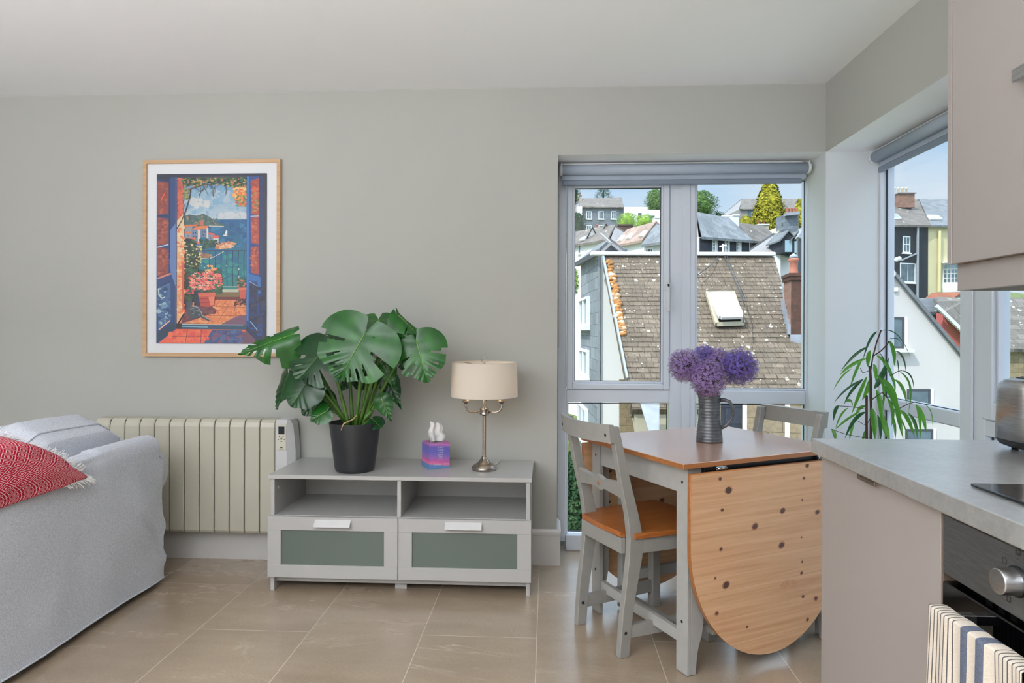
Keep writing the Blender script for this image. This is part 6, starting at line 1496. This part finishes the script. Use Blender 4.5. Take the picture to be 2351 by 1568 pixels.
# ---------------------------------------------------------------- houses seen through the side window
def side_view():
    # white gable
    D = 16; t = thing('white_gabled_house', 'white rendered gable end with two windows, filling the side window', 'house', P(2100, 900, D)); t.location.z = -9
    ap = P(2047, 630, D); sr = (P(2213, 829, D) - ap); sl_ = P(2018, 660, D) - ap
    eR = ap + sr * 1.9; eL = ap + sl_ * 2.2; zb = -9
    m = MB(); m.prism([V(eL.x, eL.y, zb), V(eR.x, eR.y, zb), eR, ap, eL], FW * 7); m.build('wall', M['gable_r'], t)
    m = MB(); nR = V(0, 0, 1)
    m.prism([ap - FW * .10, eR - FW * .10, eR - FW * .10 + UP * .11, ap - FW * .10 + UP * .11], FW * 7.3); m.prism([ap - FW * .10, eL - FW * .10, eL - FW * .10 + UP * .11, ap - FW * .10 + UP * .11], FW * 7.3); m.build('roof', M['grey_slates'], t)
    n = -FW
    def win(u0, u1, v0, v1, nm='window', par=t, mul=False):
        a, b = P(u0, v1, D), P(u1, v0, D); w = (b - a).dot(RT); h = b.z - a.z; T = Matrix(((RT.x, FW.x, 0, a.x), (RT.y, FW.y, 0, a.y), (0, 0, 1, a.z), (0, 0, 0, 1)))
        m = MB(); fr = .05
        for p in ((0, fr, 0, h), (w - fr, w, 0, h), (fr, w - fr, 0, fr), (fr, w - fr, h - fr, h)): m.box(p[0], p[1], -.015, .02, p[2], p[3], 0, 0, T)
        o = m.build(nm, M['ext_dark'], par); m = MB(); m.box(fr, w - fr, -.004, .01, fr, h - fr, 0, 0, T); m.build('pane', M['ext_glass'], o)
        m = MB(); m.box(w + .0, w + .07, -.02, .01, 0, h, 0, 0, T); m.build('reveal', M['render'], o)
        m = MB(); m.box(-.12, w + .16, -.16, .01, -.09, 0, 0, 0, T); m.build('sill', M['render_b'], o)
    win(2027, 2076, 728, 800); win(2082, 2136, 893, 931); win(2078, 2142, 985, 1080)
    m = MB(); a = P(2055, 665, D); m.box(-.055, .055, -.05, 0, -.05, .05, .01, 0, Matrix(((RT.x, FW.x, 0, a.x), (RT.y, FW.y, 0, a.y), (0, 0, 1, a.z), (0, 0, 0, 1)))); m.build('vent', M['ext_white'], t)
    m = MB(); a = P(2047, 628, D - .1); m.lathe([(0, 0), (.05, .006), (.09, .03), (.088, .034), (.05, .012), (0, .006)], (0, 0, 0), 20, 0, Matrix.Translation(a) @ Matrix.Rotation(math.radians(80), 4, 'X') @ Matrix.Rotation(.3, 4, 'Y')); m.build('satellite_dish', M['render_b'], t)
    # black terrace
    h = House('black_slate_terrace', 'tall black slate-hung terrace house with a four-pot chimney behind the white gable', 'house', 1985, 2131, 45, 47, 516, 518, -9, 'black_slates', 9)
    h.roof(459, 461, 'old_slates', 1985, 2131); h.skylight([(2034, 494), (2057, 493), (2069, 504), (2044, 505)])
    h.win(2072, 2089, 543, 580, (2, 2)); h.win(2066, 2101, 605, 648, (2, 1)); h.win(2028, 2034, 612, 640, (1, 1), 'ext_dark')
    for q in ([(2039, 526), (2038, 650)], [(2107, 520), (2106, 700)]): m = MB(); m.bar(h.pt(*q[0], .15), h.pt(*q[1], .15), .13, .1, up=FW); m.build('downpipe', M['lead'], h.t)
    m = MB(); m.bar(h.pt(2023, 550, .15), h.pt(2038, 552, .15), .1, .08); m.bar(h.pt(2068, 598, .15), h.pt(2105, 582, .15), .1, .08); m.build('waste_pipe', M['lead'], h.t)
    for u, v, r in ((2045, 598, .14), (2057, 596, .16), (2063, 594, .16)): m = MB(); a = h.pt(u, v, .3); m.lathe([(0, 0), (r, .08), (r, .1), (0, .03)], (0, 0, 0), 14, 0, Matrix.Translation(a) @ Matrix.Rotation(PI / 2, 4, 'X')); m.build('satellite_dish', M['ext_white'], h.t)
    chimney(h.t, 2063, 2100, 442, 476, 49.5, 'brick', 1.6, 4, 'grey_render', 'pot_cream', ph=.55)
    # yellow house
    h = House('pale_yellow_house', 'pale yellow rendered house with a small round bay, next to the black terrace', 'house', 2131, 2260, 47, 48, 518, 519, -9, 'render_y', 9)
    h.roof(461, 463, 'grey_slates', 2110, 2260); h.skylight([(2127, 496), (2153, 497), (2163, 505), (2135, 505)])
    m = MB(); m.bar(h.pt(2157, 530, .15), h.pt(2156, 670, .15), .16, .1, up=FW); m.build('downpipe', M['render_y2'], h.t)
    a = h.pt(2181, 677, .0); m = MB(); rr = .70; hh = h.pt(2181, 606).z - a.z
    m.lathe([(rr * .9, 0), (rr, .1), (rr, hh * .34), (rr * .96, hh * .36), (rr * .96, hh), (rr * 1.03, hh), (rr * 1.03, hh + .12), (0, hh + .2)], a, 22); by = m.build('bay', M['ext_white'], h.t)
    m = MB()
    for k in range(-3, 4):
        for j in range(4):
            an = -PI / 2 + YAW + k * .34; z = hh * (.40 + j * .145); T = Matrix.Translation(a) @ Matrix.Rotation(an, 4, 'Z') @ Matrix.Translation((rr * .965, 0, z)); m.box(-.02, .012, -.09, .09, 0, hh * .115, 0, 0, T)
    m.build('pane', M['ext_glass'], by)
    # rusty roof, slate roof, red house
    t = thing('rusty_roofed_shed', 'low outbuilding with a rusty corrugated roof below the pale yellow house', 'shed', P(2165, 690, 36)); t.location.z = -9
    m = MB(); m.prism([P(2120, 692, 34), P(2188, 690, 34), P(2210, 674, 37), P(2140, 676, 37)], UP * .1); m.build('roof', M['rust'], t); m = MB(); m.prism([P(2188, 690, 34.1), P(2212, 690, 36.9), P(2212, 674, 37), P(2200, 676, 36.0)], RT * .1); m.hexa([V(*P(2120, 694, 34.3).xy, -9), V(*P(2188, 694, 34.3).xy, -9), V(*P(2212, 694, 37).xy, -9), V(*P(2140, 694, 37).xy, -9), P(2120, 693, 34.3), P(2188, 692, 34.3), P(2212, 690, 37), P(2140, 690, 37)]); m.build('wall', M['dark_slates'], t)
    t = thing('red_rendered_house', 'red rendered house with a dark lichened roof at the right of the side window', 'house', P(2190, 760, 26)); t.location.z = -9
    m = MB(); m.prism([P(2165, 718, 25), P(2230, 786, 25), P(2230, 860, 25), P(2163, 860, 25)], FW * .4); m.build('wall', M['render_r'], t)
    m = MB(); m.prism([P(2143, 692, 25.2), P(2170, 722, 24.8), P(2232, 786, 24.8), P(2232, 690, 29), P(2150, 688, 29)], UP * .12); m.build('roof', M['old_slates'], t); m = MB(); m.bar(P(2150, 702, 24.7), P(2232, 782, 24.7), .12, .12); m.build('verge', M['render_b'], t)
    t = thing('slate_lean_to', 'small dark lean-to with a lichened slate roof between the white gable and the red house', 'shed', P(2130, 720, 27)); t.location.z = -9
    m = MB(); m.prism([P(2095, 690, 29), P(2148, 690, 29), P(2166, 722, 26), P(2110, 722, 26)], UP * .1); m.build('roof', M['lich_slates'], t); m = MB(); m.prism([P(2108, 722, 26.3), P(2166, 722, 26.3), P(2166, 800, 26.3), P(2108, 800, 26.3)], FW * 2); m.build('wall', M['dark_slates'], t)
M['black_slates'] = mk_slate('black_slate_hanging', (44, 50, 56), (28, 32, 38), .4, .25, rot=H90); M['render_y2'] = plain('yellow_downpipe', (222, 210, 156), .6)
M['lich_slates'] = mk_slate('heavily_lichened_slates', (98, 102, 106), (56, 60, 64), .5, .3, (196, 198, 190), lsc=3.5, lamt=.6)
side_view()

# ---------------------------------------------------------------- yard below the transom
def yard():
    t = thing('stone_yard_wall', 'tan rubble yard wall seen low through the right-hand pane behind the table', 'wall', P(1720, 1000, 11)); t.location.z = -9
    m = MB(); m.hexa([V(*P(1640, 1000, 11).xy, -9), V(*P(1900, 1000, 10.5).xy, -9), V(*P(1900, 1000, 10.9).xy, -9), V(*P(1640, 1000, 11.4).xy, -9), P(1640, 926, 11), P(1900, 922, 10.5), P(1900, 922, 10.9), P(1640, 926, 11.4)]); m.build('wall', M['stone'], t)
    t = thing('white_downpipe', 'white upright post in front of the stone yard wall', 'pipe', P(1808, 1000, 10)); t.location.z = -9
    m = MB(); m.bar(V(*P(1808, 1000, 10).xy, -9), P(1808, 915, 10), .055, .05, up=FW); m.build('pipe', M['ext_white'], t)
    t = thing('dark_garage_door', 'dark panel door beside the stone yard wall behind the jug', 'door', P(1660, 1000, 10.2)); t.location.z = -9
    m = MB(); m.hexa([V(*P(1655, 1000, 10.3).xy, -9), V(*P(1704, 1000, 10.3).xy, -9), V(*P(1704, 1000, 10.5).xy, -9), V(*P(1655, 1000, 10.5).xy, -9), P(1655, 900, 10.3), P(1704, 900, 10.3), P(1704, 900, 10.5), P(1655, 900, 10.5)]); m.build('panel', M['dark_slates'], t)
    m = MB(); m.bar(V(*P(1710, 1000, 10.2).xy, -9), P(1710, 900, 10.2), .05, .05, up=FW); m.build('frame_post', M['ext_white'], t)
yard()
def last_house():
    h = House('stone_terrace_end', 'buff stone house under a slate roof, a sliver in the sash behind the toaster', 'house', 2285, 2420, 30, 30, 800, 800, -9, 'stone', 6)
    h.roof(690, 690, 'old_slates', 2280, 2420)
last_house()

# ---------------------------------------------------------------- trees
def tree(name, label, u, v0, v1, D, w, mat, kind='round', seed=1, trunk=True, n=1500):
    """crown between image rows v0 (top) and v1 (bottom), w pixels wide, D metres away"""
    R = random.Random(seed); top = P(u, v0, D); bot = P(u, v1, D); H = top.z - bot.z; Wd = w / F_PX * D / 2
    t = thing(name, label, 'tree', (bot.x, bot.y, bot.z - H * .25)); m = MB()
    def rad(z):
        if kind == 'cone': return Wd * min(1, (1.03 - z) ** .62 * 1.05) * (.85 + .15 * min(1, z * 5))
        if kind == 'cedar': return Wd * (1 - .62 * z) * (.72 + .28 * abs(math.sin(z * 15)))
        return Wd * math.sqrt(max(.02, 1 - (2 * z - 1) ** 2)) ** .8
    s = H * .028
    for k in range(int(n * 2.3)):
        z = R.random(); a = R.uniform(0, 2 * PI); r = rad(z) * (.55 + .45 * R.random() ** .5) * (1 + .16 * math.sin(a * 5 + z * 9 + seed)); c = V(bot.x + r * math.cos(a), bot.y + r * math.sin(a), bot.z + H * z)
        q = s * R.uniform(.5, 1.25); flat = .35 if kind == 'cedar' else .9
        nn = V(math.cos(a) + R.uniform(-.6, .6), math.sin(a) + R.uniform(-.6, .6), R.uniform(-.2, .9)).normalized(); x, y, _ = basis(nn)
        for j in range(2):
            cc = c + V(R.uniform(-q, q), R.uniform(-q, q), R.uniform(-q, q) * flat); an = R.uniform(0, 6)
            m.face([cc + (x * math.cos(an + i * 2.09 + R.uniform(-.4, .4)) + y * math.sin(an + i * 2.09) * flat) * q * R.uniform(.6, 1.2) for i in range(3)])
    m.sphere(V(bot.x, bot.y, bot.z + H * .48), 1, 14, 10, 0, (Wd * .62, Wd * .62, H * .42) if kind != 'cedar' else (Wd * .07, Wd * .07, H * .4))
    m.build('crown', M[mat], t, norm=False)
    m = MB(); m.tube([(bot.x, bot.y, bot.z - H * .6), (bot.x, bot.y, bot.z + H * .5)], [H * .04, H * .02], 8); m.build('trunk', M['bark'], t)
tree('golden_conifer', 'big golden-yellow conifer standing in front of the skyline building', 1766, 415, 535, 84, 84, 'fol_yellow', 'cone', 1, n=2600)
tree('golden_conifer', 'smaller golden conifer at the right edge of the tall window', 1836, 457, 520, 80, 40, 'fol_yellow', 'cone', 2)
tree('golden_shrub', 'low yellow shrub left of the big golden conifer', 1712, 496, 530, 76, 38, 'fol_yellow', 'round', 3, n=700)
tree('golden_shrub', 'low yellow shrub under the big golden conifer', 1800, 500, 540, 74, 50, 'fol_yellow', 'round', 33, n=900)
tree('cedar_tree', 'dark flat-branched cedar rising behind the slate-fronted house', 1385, 431, 470, 120, 66, 'fol_dark', 'cedar', 4, n=1300)
tree('broadleaf_tree', 'green broadleaf tree on the skyline at the left of the right-hand pane', 1607, 440, 505, 100, 78, 'fol_green', 'round', 5, n=1400)
tree('broadleaf_tree', 'small dark tree just right of the skyline broadleaf', 1650, 486, 512, 100, 30, 'fol_dark', 'round', 6, n=500)
tree('broadleaf_tree', 'green tree on the skyline above the white flat-roofed building', 1504, 436, 490, 110, 46, 'fol_green', 'round', 7, n=1100)
tree('broadleaf_tree', 'dark tree at the left edge of the opening sash', 1326, 490, 560, 66, 38, 'fol_dark', 'round', 8, n=900)
tree('broadleaf_tree', 'dark treetop in the top left corner of the opening sash', 1318, 425, 470, 76, 26, 'fol_dark', 'round', 9, n=500)
tree('green_bush', 'fresh green bush in front of the white flat-roofed building, left one', 1440, 490, 530, 70, 54, 'fol_light', 'round', 10, n=900)
tree('green_bush', 'fresh green bush in front of the white flat-roofed building, right one', 1480, 494, 530, 68, 58, 'fol_light', 'round', 12, n=900)
tree('green_bush', 'bright green bush low at the left edge of the opening sash', 1316, 615, 680, 30, 26, 'fol_light', 'round', 13, n=500)
tree('ground_shrub', 'dark shrubbery far below, seen through the lowest left pane', 1318, 1040, 1260, 12, 80, 'fol_dark', 'round', 14, n=900)
